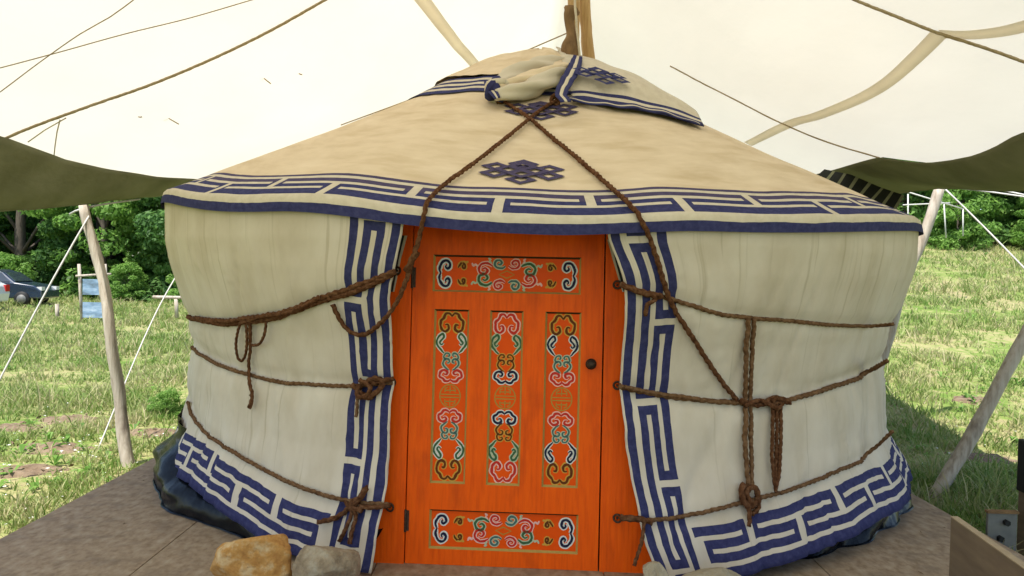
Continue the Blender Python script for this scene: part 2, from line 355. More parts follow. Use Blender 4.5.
# key (meander) pattern; x in periods
G_,W_=.075,.055
def key(x,row,g=G_,w=W_):
    x=x%1.0; e=1e-6
    if row=='top': return not (.5-e<=x<.5+g-e)
    if row=='mid': return not (x<g-e) and not (.5-e<=x<.5+g-e)
    if row=='bot': return not (x<g-e)
    if row=='tm': return (.5-w-e<=x<.5-e) or (.5+g-e<=x<.5+g+w-e)
    if row=='mb': return (g-e<=x<g+w-e) or (1-w-e<=x)
    return False
def breaks(a,b,P,off,step,g=G_,w=W_):
    s={a,b}
    k=math.floor((a-off)/P)-1
    while off+k*P<b:
        for q in (0,g,g+w,.5-w,.5,.5+g,.5+g+w,1-w):
            v=off+(k+q)*P
            if a<v<b: s.add(v)
        k+=1
    s=sorted(s); out=[s[0]]
    for v in s[1:]:
        n=max(1,math.ceil((v-out[-1])/step)); b0=out[-1]
        if v-b0<1e-5: continue
        for q in range(1,n+1): out.append(b0+(v-b0)*q/n)
    return out

yurt=empty('yurt',(XC,YC,0))
tag(yurt,'round canvas yurt with blue key borders and an orange door, under the awning','yurt')

# ---- door plane
DY,DYAW,DLEAN=4.27,R(-3),R(3)
DU=Vector((math.cos(DYAW),math.sin(DYAW),0)); _n0=Vector((math.sin(DYAW),-math.cos(DYAW),0))
DV=Vector((0,0,1))*math.cos(DLEAN)-_n0*math.sin(DLEAN); DN=DU.cross(DV); DP=Vector((0,DY,0))
def D(a,b,c=0): return DP+DU*a+DV*b+DN*c
def dpx(px,py):
    d=ray(px,py); t=(DP-CO).dot(DN)/d.dot(DN); X=CO+d*t-DP
    return X.dot(DU),X.dot(DV)
LA,LB=-.548,.492
BT=1.86; BB=.0
def dbox(mb,a0,a1,b0,b1,c0,c1,mi=0):
    mb.hexa([D(a0,b0,c0),D(a1,b0,c0),D(a1,b0,c1),D(a0,b0,c1)],[D(a0,b1,c0),D(a1,b1,c0),D(a1,b1,c1),D(a0,b1,c1)],mi)
def bev(o,w=.003,seg=2):
    md=o.modifiers.new('b','BEVEL'); md.width=w; md.segments=seg; md.limit_method='ANGLE'; return o
# frame
fr=MB()
dbox(fr,-.72,LA-.006,-.03,1.93,-.07,.008); dbox(fr,LB+.008,.78,-.03,1.93,-.07,.004)
dbox(fr,LA-.004,LB+.006,BT+.004,1.93,-.07,.006); dbox(fr,LA-.004,LB+.006,-.03,-.004,-.07,.03)
bev(fr.build('door_frame',M['orange'],yurt),.004)
def pbox(q): 
    P=[dpx(*p) for p in q]; return [sum(p[0] for p in P[:2])/2,sum(p[0] for p in P[2:])/2,(P[1][1]+P[3][1])/2,(P[0][1]+P[2][1])/2]
pane=dict(top=pbox([(433,255),(433,292),(581,257),(581,294)]),bot=pbox([(429,509),(429,548),(578,515),(578,555)]),m1=pbox([(434,311),(430,487),(468,311),(466,489)]),m2=pbox([(489,312),(487,489),(522,312),(521,490)]),m3=pbox([(544,313),(543,491),(580,314),(579,493)]))
for k in('m1','m2','m3'): pane[k][2]=.436; pane[k][3]=1.380
MB0,MB1=.436,1.380
lf=MB()
xs=sorted({LA,LB}|{v[0] for v in pane.values()}|{v[1] for v in pane.values()})
# rails and stiles butted round the five openings
for (b0,b1,ops) in ((BB,pane['bot'][2],[]),(pane['bot'][2],pane['bot'][3],['bot']),(pane['bot'][3],MB0,[]),(MB0,MB1,['m1','m2','m3']),(MB1,pane['top'][2],[]),(pane['top'][2],pane['top'][3],['top']),(pane['top'][3],BT,[])):
    a=LA
    for k in ops:
        dbox(lf,a,pane[k][0],b0,b1,-.045,0); a=pane[k][1]
    dbox(lf,a,LB,b0,b1,-.045,0)
door=lf.build('door',M['orange'],yurt)

# ---- painted ornaments as thin ribbons on the panels
def ribbon(mb,pts,w,c,mi,taper=True,closed=False):
    pts=[Vector((p[0],p[1],0)) for p in pts]
    n=len(pts); vs=[]
    for i,p in enumerate(pts):
        if closed: t=(pts[(i+1)%n]-pts[i-1])
        else: t=(pts[min(i+1,n-1)]-pts[max(i-1,0)])
        t.z=0
        if t.length<1e-9: t=Vector((1,0,0))
        t.normalize(); nn=Vector((-t.y,t.x,0)); w0=w; ww=w*(1+.28*n3(p.x*60,p.y*60,6))
        if taper and not closed:
            e=min(i,n-1-i)/max(1,n-1); ww=ww*min(1,.55+3*e)
        a=p+nn*ww/2; b=p-nn*ww/2
        vs+= [D(a.x,a.y,c),D(b.x,b.y,c)]
    fs=[(2*i,2*i+1,2*i+3,2*i+2) for i in range(n-1)]
    if closed: fs.append((2*n-2,2*n-1,1,0))
    mb.add(vs,fs,mi)
def curve2(pts,step=.004):
    return [(p.x,p.y) for p in catmull([(a,b,0) for a,b in pts],step)]
OC=['orangedk','o_white','o_navy','o_pink','o_red','o_green','o_pale','o_ochre','o_brown','o_gold','o_slate','gilt','dkline']
OI={k:i for i,k in enumerate(OC)}
def motif(mb,pts,tf,outer,inner,wo,wi,c):
    P=curve2([tf(*p) for p in pts]); P=[(a+.0022*n3(a*45,b*45,1)+.0010*n3(a*150,b*150,2),b+.0022*n3(a*45,b*45,3)+.0010*n3(a*150,b*150,4)) for a,b in P]
    ribbon(mb,P,wo*1.75,c+.0005,OI[outer]); ribbon(mb,P,wi*1.85,c+.0012,OI[inner])
CLOUD=[(0,.86),(.13,1.0),(.30,.98),(.40,.80),(.55,.66),(.52,.36),(.34,.22),(.16,.34),(.20,.52),(.33,.50)]
DROP=[(-.12,-.22),(.0,-.12),(.16,.05),(.36,.28),(.40,.55),(.24,.85),(.0,1.02),(-.12,.82),(.06,.60),(.18,.44),(.05,.30),(-.08,.42)]
SCR=[(-.18,-.02),(.0,.10),(.16,.34),(.05,.60),(-.16,.60),(-.18,.42),(-.04,.38)]
SCR2=[(.04,.56),(.20,.74),(.10,.98),(-.10,1.0),(-.14,.84),(-.02,.82)]
COMMA=[(-.5,-.1),(-.2,-.28),(.15,-.25),(.38,.02),(.28,.34),(-.02,.42),(-.20,.20),(-.05,.02),(.12,.10)]
def T(cx,cy,sx,sy,rot=0,mir=1):
    c,s=math.cos(rot),math.sin(rot)
    def f(a,b): a*=mir; a*=sx; b*=sy; return (cx+a*c-b*s,cy+a*s+b*c)
    return f
def border(mb,p,c):
    a0,a1,b0,b1=p
    for (x0,x1,y0,y1,mi) in ((a0+.008,a1-.008,b1-.013,b1-.008,'dkline'),(a0+.008,a1-.008,b0+.008,b0+.014,'gilt'),(a0+.008,a0+.013,b0+.014,b1-.013,'gilt'),(a1-.013,a1-.008,b0+.014,b1-.013,'gilt')):
        dbox(mb,x0,x1,y0,y1,c,c+.0035,OI[mi])
def molding(p,par):
    """bevelled slip round the opening, gilt on the sills"""
    a0,a1,b0,b1=p; mb=MB(); w=.010; c1=-.0015; c0=-.0175
    def q(pa,pb,pc,pd,mi): mb.add([pa,pb,pc,pd],[(0,1,2,3)],mi)
    o=[(a0,b0),(a1,b0),(a1,b1),(a0,b1)]; i=[(a0+w,b0+w),(a1-w,b0+w),(a1-w,b1-w),(a0+w,b1-w)]
    for k in range(4):
        k2=(k+1)%4
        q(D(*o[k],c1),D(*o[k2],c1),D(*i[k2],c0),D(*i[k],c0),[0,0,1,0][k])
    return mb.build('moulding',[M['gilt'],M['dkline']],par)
PC=-.018
def panel(p,kind,cols=None,flip=False):
    mb=MB(); a0,a1,b0,b1=p; dbox(mb,a0,a1,b0,b1,-.040,PC,0); c=PC
    cx,cy=(a0+a1)/2,(b0+b1)/2; w,h=a1-a0,b1-b0
    if kind=='wide':
        for s in (-1,1):
            ex=cx+s*w*.415
            # bracket cloud with two inward spirals
            for m in (-1,1):
                pts=[(0,0),(-.10,.26),(.02,.52),(.16,.66),(.34,.70),(.52,.62),(.58,.40),(.44,.26),(.30,.36),(.36,.46)]
                motif(mb,pts,lambda a,b,s=s,m=m,ex=ex:(ex+s*.028-s*a*.085,cy+m*b*.100),'o_white','o_navy',.017,.0075,c)
                motif(mb,SCR+[(.06,.50)],lambda a,b,s=s,m=m,ex=ex:(ex-s*(.068+b*.060),cy+m*(.046+a*.085)),'o_ochre','o_brown',.012,.0055,c+.0002)
                motif(mb,[(0,0),(.3,.25),(.6,.1),(.9,.3)],lambda a,b,s=s,m=m,ex=ex:(ex-s*(.085+a*.042),cy+m*(.060+b*.022)),'o_ochre','o_ochre',.007,.003,c+.0003)
        for s in (-1,1):
            for m in (-1,1):
                pk=(s*m>0)^flip
                o,i=('o_pale','o_green') if pk else ('o_pink','o_red')
                motif(mb,COMMA,lambda a,b,s=s,m=m:(cx+s*(.122+a*.085),cy+m*(.030-b*.085+.006)),o,i,.014,.007,c+.0004)
                o2,i2=('o_pale','o_slate') if not pk else ('o_pink','o_red')
                motif(mb,COMMA,lambda a,b,s=s,m=m:(cx+s*(.042+a*.066),cy+m*(.052+b*.062)),o2,i2,.012,.006,c+.0005)
                motif(mb,[(0,0),(.4,.3),(.8,.1),(1.1,.5)],lambda a,b,s=s,m=m:(cx+s*(.160+a*.030),cy+m*(.040+b*.040)),o,o,.006,.003,c+.0006)
                motif(mb,[(0,0),(.4,.5),(.2,1),(.6,1.2)],lambda a,b,s=s,m=m:(cx+s*(.085+a*.03),cy+m*(.062+b*.020)),o2,o2,.006,.003,c+.0006)
        dm=[(cx-.042,cy),(cx,cy+.020),(cx+.042,cy),(cx,cy-.020)]
        ribbon(mb,dm,.006,c+.0008,OI['o_gold'],False,True)
    else:
        c1,c2,c3,c4,c5,c6=cols     # cap outer/inner, drop outer/inner, lower cloud outer/inner
        for m in (-1,1):
            top=cy+m*h/2
            for s in (-1,1):
                motif(mb,CLOUD,lambda a,b,s=s,m=m:(cx+s*a*.112,top-m*(.150-b*.128)),c1,c2,.0155,.0075,c)
                motif(mb,DROP,lambda a,b,s=s,m=m:(cx+s*(.050+a*.075),top-m*(.135+(1-b)*.085)),c3,c4,.013,.006,c+.0003)
                motif(mb,SCR,lambda a,b,s=s,m=m:(cx+s*(.028+a*.10),top-m*(.330-b*.095)),'o_pale' if c1!='o_pink' else 'o_ochre','o_slate' if c1!='o_pink' else 'o_brown',.011,.005,c+.0002)
                motif(mb,SCR2,lambda a,b,s=s,m=m:(cx+s*(.022+a*.09),top-m*(.326-b*.085)),'o_pale' if c1!='o_pink' else 'o_ochre','o_slate' if c1!='o_pink' else 'o_brown',.010,.0045,c+.0002)
                motif(mb,CLOUD,lambda a,b,s=s,m=m:(cx+s*a*.108,top-m*(.315+b*.078)),c5,c6,.0145,.007,c+.0004)
        # round longevity roundel
        rr=.056
        ribbon(mb,[(cx+rr*math.cos(t*math.pi/16),cy+rr*1.1*math.sin(t*math.pi/16)) for t in range(32)],.006,c+.0008,OI['o_gold'],False,True)
        def ln(x0,y0,x1,y1,w=.0055): ribbon(mb,[(cx+x0,cy+y0),(cx+x1,cy+y1)],w,c+.0007,OI['o_gold'],False)
        ln(-.05,.008,.05,.008); ln(-.05,-.008,.05,-.008); 
        for m in (-1,1):
            ln(0,m*.018,0,m*.056); ln(-.026,m*.030,.026,m*.030)
            for s in (-1,1): ln(s*.028,m*.020,s*.028,m*.040); ln(s*.028,m*.040,s*.012,m*.048)
    o=mb.build('panel',[M[k] for k in OC],door)
    molding(p,door)
    return o
panel(pane['top'],'wide'); panel(pane['bot'],'wide',flip=True)
panel(pane['m1'],'tall',('o_ochre','o_brown','o_white','o_green','o_pink','o_red'))
panel(pane['m2'],'tall',('o_pink','o_red','o_pale','o_green','o_white','o_navy'))
panel(pane['m3'],'tall',('o_ochre','o_brown','o_white','o_navy','o_pink','o_red'))
# knob, hinges
kb=MB(); ka,kb_=dpx(591,364)
prof=[(.030,0),(.030,.004),(.012,.006),(.011,.02),(.020,.026),(.024,.036),(.018,.046),(.0,.048)]
vs=[];seg=20
for r_,c_ in prof:
    for k in range(seg): t=2*math.pi*k/seg; vs.append(D(ka+r_*math.cos(t),kb_+r_*math.sin(t),c_))
kb.add(vs,[(i*seg+k,i*seg+(k+1)%seg,(i+1)*seg+(k+1)%seg,(i+1)*seg+k) for i in range(len(prof)-1) for k in range(seg)],0,True)
kb.build('knob',M['iron'],door)
for hb in (.23,1.55):
    h=MB(); dbox(h,LA-.004,LA+.016,hb-.055,hb+.055,.001,.005)
    h.tube([D(LA-.003,hb-.06,.008),D(LA-.003,hb+.06,.008)],.007,8)
    bev(h.build('hinge',M['iron'],door),.001)
# lining strips seen between cloth and frame
for s,pts in ((-1,[(408,236),(402,258),(395,292)]),(1,[(607,240),(613,262),(622,292)])):
    lm=MB(); ps=[dpx(*p) for p in pts]
    for k,(w0,w1,mi) in enumerate(((0,.016,1),(.016,.045,0),(.045,.075,1))):
        n=len(ps); v=[]
        for i,(a,b) in enumerate(ps):
            f=1-.55*i/(n-1)
            v+= [D(a-s*.0+s*w0*f,b,.022+.001*k),D(a+s*w1*f,b,.022+.001*k)]
        lm.add(v,[(2*i,2*i+1,2*i+3,2*i+2) for i in range(n-1)],mi)
    lm.build('lining',[M['black'],M['roofb']],yurt,solid=.003)

# ---- wall covers
EDGEL=sorted([ (lambda q:(q[1],q[0]))(cyl(x,y,2.86)) for x,y in [(409,226),(408,236),(399,270),(393,300),(390,340),(388,380),(386,440),(385,500),(383,540),(377,600)]])
EDGER=sorted([ (lambda q:(q[1],q[0]))(cyl(x,y,2.86)) for x,y in [(604,226),(606,240),(615,262),(622,285),(624,340),(624,400),(628,450),(636,500),(641,540),(652,575),(660,600)]])
def zbot(ph):
    a=abs(ph-DOORPH); B=BL if ph<DOORPH else BR
    return sum(interp(max(.2,a+d),B) for d in (-.12,-.08,-.04,0,.04,.08,.12))/7
def bl(pts): 
    out=[]
    for x,y in pts:
        ph,z=cyl(x,y,2.93); out.append((abs(ph-DOORPH),max(.012,z)))
    out.sort(); return out+[(math.pi+.2,out[-1][1])]
BL=bl([(166,466),(180,478),(215,507),(240,527),(265,542),(285,551),(330,562),(370,582)])
BR=bl([(914,481),(905,498),(885,511),(847,532),(800,550),(762,567),(700,573),(665,585)])
SROW=[('stripe',.055),('gap',.024),('bot',.042),('mb',.022),('mid',.042),('tm',.022),('top',.042)]
BORDH=sum(w for _,w in SROW)
VCOL=[('lip',.012),('stripe',.042),('gap',.030),('bot',.042),('mb',.026),('mid',.040),('tm',.026),('top',.044)]
def wall_side(s):
    name='wall_cover'; edge=EDGEL if s<0 else EDGER
    bandw=sum(w for _,w in VCOL)
    cols=[0]; cn=[]
    for nme,w in VCOL:
        k=2 if w>.03 else 1
        for q in range(k): cols.append(cols[-1]+w/k); cn.append(nme)
    PB=.72; us=breaks(cols[-1],8.3,PB,cols[-1]+.03,.03)
    cut=[u for u in us if u<5.2]; far=[us[-1]]; 
    u2=cut+[cut[-1]+(8.1-cut[-1])*k/30 for k in range(1,31)]
    base=len(cols); cols+=u2[1:]
    rows=[0]; rn=[]
    for nme,w in SROW:
        k=2
        for q in range(k): rows.append(rows[-1]+w/k); rn.append(nme)
    H=1.75; PV=.80
    vr=breaks(rows[-1],H,PV,H-.06 if s<0 else H-.10,.022,g=.04,w=.055)
    rows+=vr[1:]
    def phi(u,z):
        e=interp(z,edge); e0=interp(1.0,edge)
        f=1-smooth(u/.9)
        return e0+(e-e0)*f+s*u/2.80
    def P(i,j):
        u=cols[i]; v=rows[j]
        e0=interp(1.0,edge); ph0=e0+s*u/2.8
        zb=zbot(ph0); zt=WALLTOP(ph0)
        if v<=BORDH: z=zb+v
        else: z=zb+BORDH+(v-BORDH)*(zt-zb-BORDH)/(H-BORDH)
        ph=phi(u,z)+(.0016*n3(u*5,v*7,3)+.0007*n3(u*19,v*23,4)); r=rwall(z,ph)
        z+=.005*n3(u*5,v*5,60)+.0022*n3(u*21,v*21,61)
        if u<.25:                      # curling free edge
            r+=.010*math.sin(z*9+s)*(1-u/.25)-.022*(1-u/.25)**3*(1 if u<.06 else .6)
        # scalloped, kicked out skirt
        if v<BORDH: r+=(.02+.005*math.sin(ph*11)+(.05*smooth(u/.8) if s>0 else 0))*(1-v/BORDH)
        return pol(ph,r,z)
    def mf(i,j):
        u=(cols[i]+cols[i+1])/2; v=(rows[j]+rows[j+1])/2
        if u<bandw:
            c=cn[i]; 
            if c=='lip': return 0
            if c=='stripe': return 1
            if c=='gap': return 0
            x=(v-(H-.06 if s<0 else H-.10))/PV
            return 1 if key(x,c,.04,.055) else 0
        if v<BORDH:
            c=rn[j]
            if u<bandw+.03: return 0
            if c=='stripe': return 1
            if c=='gap': return 0
            return 1 if key((u-bandw-.03)/PB,c) else 0
        return 0
    mb=MB()
    grid(mb,P,len(cols),len(rows),mf,lambda i,j:(cols[i]+(20 if s>0 else 0),rows[j]),flip=(s<0))
    o=mb.build(name,[M['cream'],M['blue']],yurt,solid=.006)
    return o
wall_side(-1); wall_side(1)

# ---- roof cover with key border
RROW=[('stripe',.054),('gap',.055),('bot',.092),('mb',.032),('mid',.05),('tm',.034),('top',.052),('gap2',.036),('thin',.034)]
def roofpt(sl,ph,off=0):
    """sl = metres up the cloth from its hanging rim"""
    if sl>.001: sl=sl+.005*n3(ph*13,sl*5,70)+.0025*n3(ph*55,sl*20,71)
    ph=ph+.0012*n3(ph*20,sl*12,72)
    if sl<.085:
        t=sl/.085
        return pol(ph,REAVE+.010*(1-t)-.010*t*t+off+.006*n3(ph*14,1.5)*(1-t),rimz(ph)+sl)
    r=REAVE-.010-(sl-.085)*.872
    return pol(ph,r+off*.45,roofz(r,ph)+off*.9)
SMAX=.085+(REAVE-.012-.02)/.872
def roof():
    P0=1.0; KO=cyl(492,212,2.9)[0]*REAVE
    us=breaks(-5.0,5.2,P0,KO,.04,g=.055,w=.035)
    us=[-9.33+k*.25 for k in range(17)]+us+[5.35+k*.22 for k in range(18)]+[9.33]
    us=[u for u in us if -9.3302<=u<=9.3302]; us=sorted(set(us))
    rows=[0];rn=[]
    for nme,w in RROW:
        k=3 if nme=='stripe' else 2
        for q in range(k): rows.append(rows[-1]+w/k); rn.append(nme)
    top=rows[-1]; n=70
    for k in range(1,n+1): rows.append(top+(SMAX-top)*k/n)
    def mf(i,j):
        if j>=len(rn): return 1
        c=rn[j]; u=(us[i]+us[i+1])/2
        if c in('stripe',): return 2
        if c=='thin': return 3
        if c in('gap','gap2'): return 0
        return (3 if c in('tm','top') else 2) if key((u-KO)/P0,c,.055,.035) else 0
    mb=MB()
    grid(mb,lambda i,j:roofpt(rows[j],us[i]/REAVE),len(us),len(rows),mf,lambda i,j:(us[i]*(1-.8*rows[j]/SMAX),rows[j]),flip=False)
    return mb.build('roof_cover',[M['roofb'],M['roof'],M['blue'],M['blueroof']],yurt)
rc=roof()

# ---- endless knot emblems, flat ribbons lying on the cloth
def knot(sl0,ph0,wx,wy,fn,parent,mat,ww=.46,lift=.0045):
    mb=MB(); k2=math.sqrt(2)
    def seg(x0,y0,x1,y1,over):
        n=5; dx,dy=x1-x0,y1-y0; L=math.hypot(dx,dy); nx,ny=-dy/L*ww/2,dx/L*ww/2; ex,ey=dx/L*ww/2,dy/L*ww/2; vs=[]
        for i in range(n+1):
            t=i/n; x=x0-ex+(dx+2*ex)*t; y=y0-ey+(dy+2*ey)*t
            for sg in (1,-1): vs.append(fn(sl0+(y+ny*sg)*wy,ph0,(x+nx*sg)*wx,lift+over))
        mb.add(vs,[(2*i,2*i+1,2*i+3,2*i+2) for i in range(n)],0)
    k=0
    for cx,cy in ((0,1.95),(0,-1.95),(2,.85),(-2,.85),(2,-.85),(-2,-.85),(1,.1),(-1,.1),(0,.95),(0,-.85)):
        c=[(cx-.9,cy),(cx,cy+.78),(cx+.9,cy),(cx,cy-.78)]
        for q in range(4):
            seg(*c[q],*c[(q+1)%4],.00025*k); k+=1
    return mb.build('knot_emblem',mat,parent)
def rooffn(sl,ph0,x,off):
    r=REAVE-.010-(sl-.085)*.872
    return roofpt(sl,ph0+x/max(.3,r),off)
def slof(px,py):
    p=hit(px,py,0); r=math.hypot(p.x-XC,p.y-YC); return .085+(REAVE-.012-r)/.872, math.atan2(p.x-XC,YC-p.y)
s1,p1=slof(522,172); knot(s1,p1,.075,.066,rooffn,rc,M['blueroof'])
s2,p2=slof(541,111); knot(s2,p2,.080,.066,rooffn,rc,M['blueroof'])

# ---- crown: ring of stripes, cap, flap, twisted rolls
def rfn(r,ph,off):
    return pol(ph,r,roofz(r,ph)+off)
mb=MB(); rr=[1.16,1.10,1.065,1.03,.995,.96,.925,.89]; nph=160
grid(mb,lambda i,j:rfn(rr[j],-math.pi+2*math.pi*i/nph,.012+.004*j),nph+1,len(rr),lambda i,j:1 if j%2==0 else 0,lambda i,j:(i*.04,rr[j]),flip=False)
crown=mb.build('crown_cover',[M['roofb'],M['blue'],M['roof']],yurt)
mb=MB(); rr2=[.90-.88*k/24 for k in range(25)]
def capz(r,ph): 
    return rfn(r,ph,.055+.05*math.exp(-(r/.55)**2)+.05*math.sin(math.pi*min(1,r/.9))+.03*n3(ph*2.2,r*3,4)+.012*n3(ph*9,r*5,8))
grid(mb,lambda i,j:capz(rr2[j],-math.pi+2*math.pi*i/nph),nph+1,25,lambda i,j:2,lambda i,j:(i*.04,rr2[j]))
mb.build('crown_cap',[M['roofb'],M['blue'],M['roof']],crown)
# flap hanging to the right : quad cloth traced corners, laid over the roof
def patch(c00,c10,c11,c01,nu,nv,off,mf,name,mats,bulge=.14,parent=None):
    A,B,C,E=[Vector((c[0],c[1],0)) for c in (c00,c10,c11,c01)]
    def P(i,j):
        u,v=i/(nu-1),j/(nv-1); p=A.lerp(B,u).lerp(E.lerp(C,u),v)
        r=math.hypot(p.x-XC,p.y-YC); ph=math.atan2(p.x-XC,YC-p.y)
        z=roofz(r,ph)+.03+(off-.03)*smooth(v*4)+bulge*math.sin(math.pi*u)*.4*smooth(v*3.5)+.012*n3(u*5,v*4,3)+.10*math.exp(-(r/.5)**2)
        return (p.x,p.y,z)
    mb=MB(); grid(mb,P,nu,nv,mf,lambda i,j:(i/(nu-1),j/(nv-1)))
    o=mb.build(name,mats,parent or crown,solid=-.008); return P,o
hA=hit(573,101,.03); hB=hit(704,126,.03); hTop=Vector((XC+.25,YC-.02,0)); hC=Vector((XC+1.25,YC+.55,0))
def flapm(i,j):
    v=j/40; return 1 if (v<.04 or .065<v<.10) else 0
Pf,flap=patch((hA.x,hA.y),(hB.x,hB.y),(hC.x,hC.y),(hTop.x-.12,hTop.y),50,41,.075,flapm,'crown_flap',[M['roofb'],M['blue']])
def flapfn(sl,ph0,x,off):
    p=kc+ku*x+kv*(sl); r=math.hypot(p.x-XC,p.y-YC); ph=math.atan2(p.x-XC,YC-p.y)
    return Vector((p.x,p.y,roofz(r,ph)+.075+.012+off*2+.10*math.exp(-(r/.5)**2)+.012+.04))
kc=hit(601,76,.12); kc=Vector((kc.x,kc.y,0)); ku=Vector((1,.16,0)).normalized(); kv=Vector((-.1,1,0)).normalized()
knot(0,0,.066,.070,flapfn,flap,M['blue'],lift=.004)
def hroll(pts,off,rad,name,mat,seg=20,rough=.14,parent=None):
    P=[hit(x,y,off) for x,y in pts]
    P=catmull(P,.02); n=len(P)
    R_=[rad*1.25*(.45+.55*math.sin(math.pi*min(1,max(0,(.08+.84*i/(n-1)))))) for i in range(n)]
    mb=MB(); mb.tube(P,R_,seg,rough=rough,twist=4.5,strands=3); return mb.build(name,mat,parent or crown)
hroll([(494,92),(510,78),(530,70),(550,64),(562,62)],.07,.055,'cloth_roll',M['roofb'])
hroll([(497,96),(515,92),(535,87),(552,78),(564,68)],.08,.052,'cloth_roll',M['roofb'])
hroll([(500,90),(520,82),(545,76),(566,66)],.10,.045,'cloth_roll',M['roof'])
# blue and white knot
kk=MB(); c0=hit(497,90,.08)
for k,(ax,rad_) in enumerate((((1,.2,.3),.034),((.2,1,.9),.03),((-.6,.3,1),.032))):
    u=Vector(ax).normalized(); w=u.orthogonal().normalized(); q=u.cross(w)
    pts=[c0+w*(.075*math.cos(t*.35))+q*(.06*math.sin(t*.35))+u*(.02*math.sin(t*.7)) for t in range(19)]
    kk.tube(pts,[rad_]*19,10,mi=k%2,rough=.3)
kk.build('cloth_knot',[M['blue'],M['roofb']],crown)
def strip(pts,w,mats,name,off,parent,wl=.0):
    P=catmull([hit(x,y,off) for x,y in pts],.02); mb=MB(); n=len(P)
    for k,(o0,o1,mi) in enumerate(((-.5,-.15,0),(-.15,.12,1),(.12,.5,0))):
        v=[]
        for i,p in enumerate(P):
            t=(P[min(i+1,n-1)]-P[max(i-1,0)]).normalized(); out=Vector((p.x-XC,p.y-YC,1.6)).normalized(); sd_=t.cross(out).normalized()
            ww=w*(.7+.3*math.sin(math.pi*i/(n-1)))
            v+= [p+sd_*ww*o0+out*(.006*math.sin(i*.6)),p+sd_*ww*o1+out*(.006*math.sin(i*.6))]
        mb.add(v,[(2*i,2*i+1,2*i+3,2*i+2) for i in range(n-1)],mi,True)
    return mb.build(name,mats,parent,solid=.006)
strip([(578,56),(574,68),(566,82),(561,94),(566,101)],.10,[M['blue'],M['roofb']],'crown_strap',.13,crown)
strip([(487,81),(490,88),(497,97)],.06,[M['blue'],M['roofb']],'crown_strap',.10,crown)
strip([(566,98),(600,103),(640,107),(672,114),(700,124)],.06,[M['blue'],M['roofb']],'crown_strap',.045,crown)

# ---- plastic groundsheet under the skirt
mb=MB(); nz_=14; nn=420
def linr(ph,z):
    side=smooth((abs(ph-DOORPH)-.5)/.6)
    left=smooth((-ph-.8)/.3)
    t=z/.36
    r=2.90+.06*side*(1-t)+.05*left*(1-abs(t-.35))-.07*t-.03*(1-side)
    r+=.05*n3(ph*5+z*3,z*4,2)*(.4+side)+.085*abs(n3(ph*6-z*5,z*4,6))+.02*abs(n3(ph*15+z*12,z*9,9))
    r-=.11*smooth((z-.10)/.12)*(1-left)+.05*smooth((z-.2)/.1)*left
    r-=.07*smooth((ph-.2)/.4)
    return r
a0,a1=.26,2*math.pi-.27
def lp(i,j):
    ph=DOORPH+a0+(a1-a0)*i/nn; 
    if ph>math.pi: ph-=2*math.pi
    z=.003+.42*j/(nz_-1)
    left=smooth((-ph-.9)/.25); z2=z*(1+.12*left*(1 if j>3 else j/3))
    return pol(ph,linr(ph,min(.36,z)) ,z2)
grid(mb,lp,nn+1,nz_)
# crumpled toe lying on the deck
def toe(i,j):
    ph=DOORPH+a0+(a1-a0)*i/nn
    if ph>math.pi: ph-=2*math.pi
    t=j/5; r=linr(ph,0)+.03*(.5+.5*n3(ph*6,3))*(t)
    return pol(ph,r-.002,.003+.012*math.sin(math.pi*(1-t))*(.6+.6*n3(ph*21,t*3)) if j<5 else .004)
grid(mb,toe,nn+1,6,flip=True)
mb.build('groundsheet',M['plastic'],yurt)

# ---- ropes round the body
ROPEN=0
def rope(pts,rad=.013,off=None,mat='rope',step=.009,fuzz=True,parent=None,name='rope',hang=None,world=None,strands=3):
    global ROPEN; ROPEN+=1; rad*=.88; rnd=random.Random(ROPEN)
    P=world if world else [hit(x,y,off if off is not None else rad*.9) for x,y in pts]
    P=catmull(P,step)
    if not world:
        Q=[]
        for p in P:
            dx,dy=p.x-XC,YC-p.y; rr=math.hypot(dx,dy); ph=math.atan2(dx,dy); need=(off if off is not None else rad*.9)
            if p.z<rimz(ph)-.02:
                w=rwall(p.z,ph)+need*.85
                if rr<w: p=pol(ph,w,p.z)
            elif rr<REAVE: p=Vector((p.x,p.y,max(p.z,roofz(rr,ph)+need*.95)))
            Q.append(p)
        P=Q
        for _ in range(5): P=[P[0]]+[(P[i-1]+P[i]*2+P[i+1])/4 for i in range(1,len(P)-1)]+[P[-1]]
    P=[p+Vector((n3(p.x*14,p.z*14,ROPEN),n3(p.y*14,p.z*14,ROPEN+5),n3(p.x*14,p.y*14,ROPEN+9)))*rad*.30 for p in P]
    mb=MB(); mb.tube(P,[rad*(1+.12*n3(i*.11,ROPEN)) for i in range(len(P))],10,twist=1.0/(rad*1.9),strands=strands,rough=.25)
    if fuzz:
        for i in range(0,len(P)-1,1):
            for _ in range(2):
                d=Vector((rnd.gauss(0,1),rnd.gauss(0,1),rnd.gauss(0,1))).normalized()
                t=(P[i+1]-P[i]).normalized(); a=P[i]+d*rad*.8; b=a+(d+t*rnd.uniform(-1,1))*rad*rnd.uniform(.4,1.3); w=t.cross(d)*.0009
                if w.length>1e-6: mb.add([a-w,a+w,b],[(0,1,2)],0)
    return mb.build(name,M[mat],parent or yurt)
def off2(pts,dx,dy): return [(x+dx,y+dy) for x,y in pts]
# left, upper double rope
L1=[(188,317),(205,321),(225,324),(245,322),(275,318),(305,307),(328,299),(350,293),(375,283),(396,272)]
rope(L1,.017,.02); rope([(196,318),(226,321),(246,318),(280,313),(312,301),(345,290),(370,281),(394,272)],.015,.03)
rope([(240,324),(262,316),(290,312),(320,297)],.012,.045)
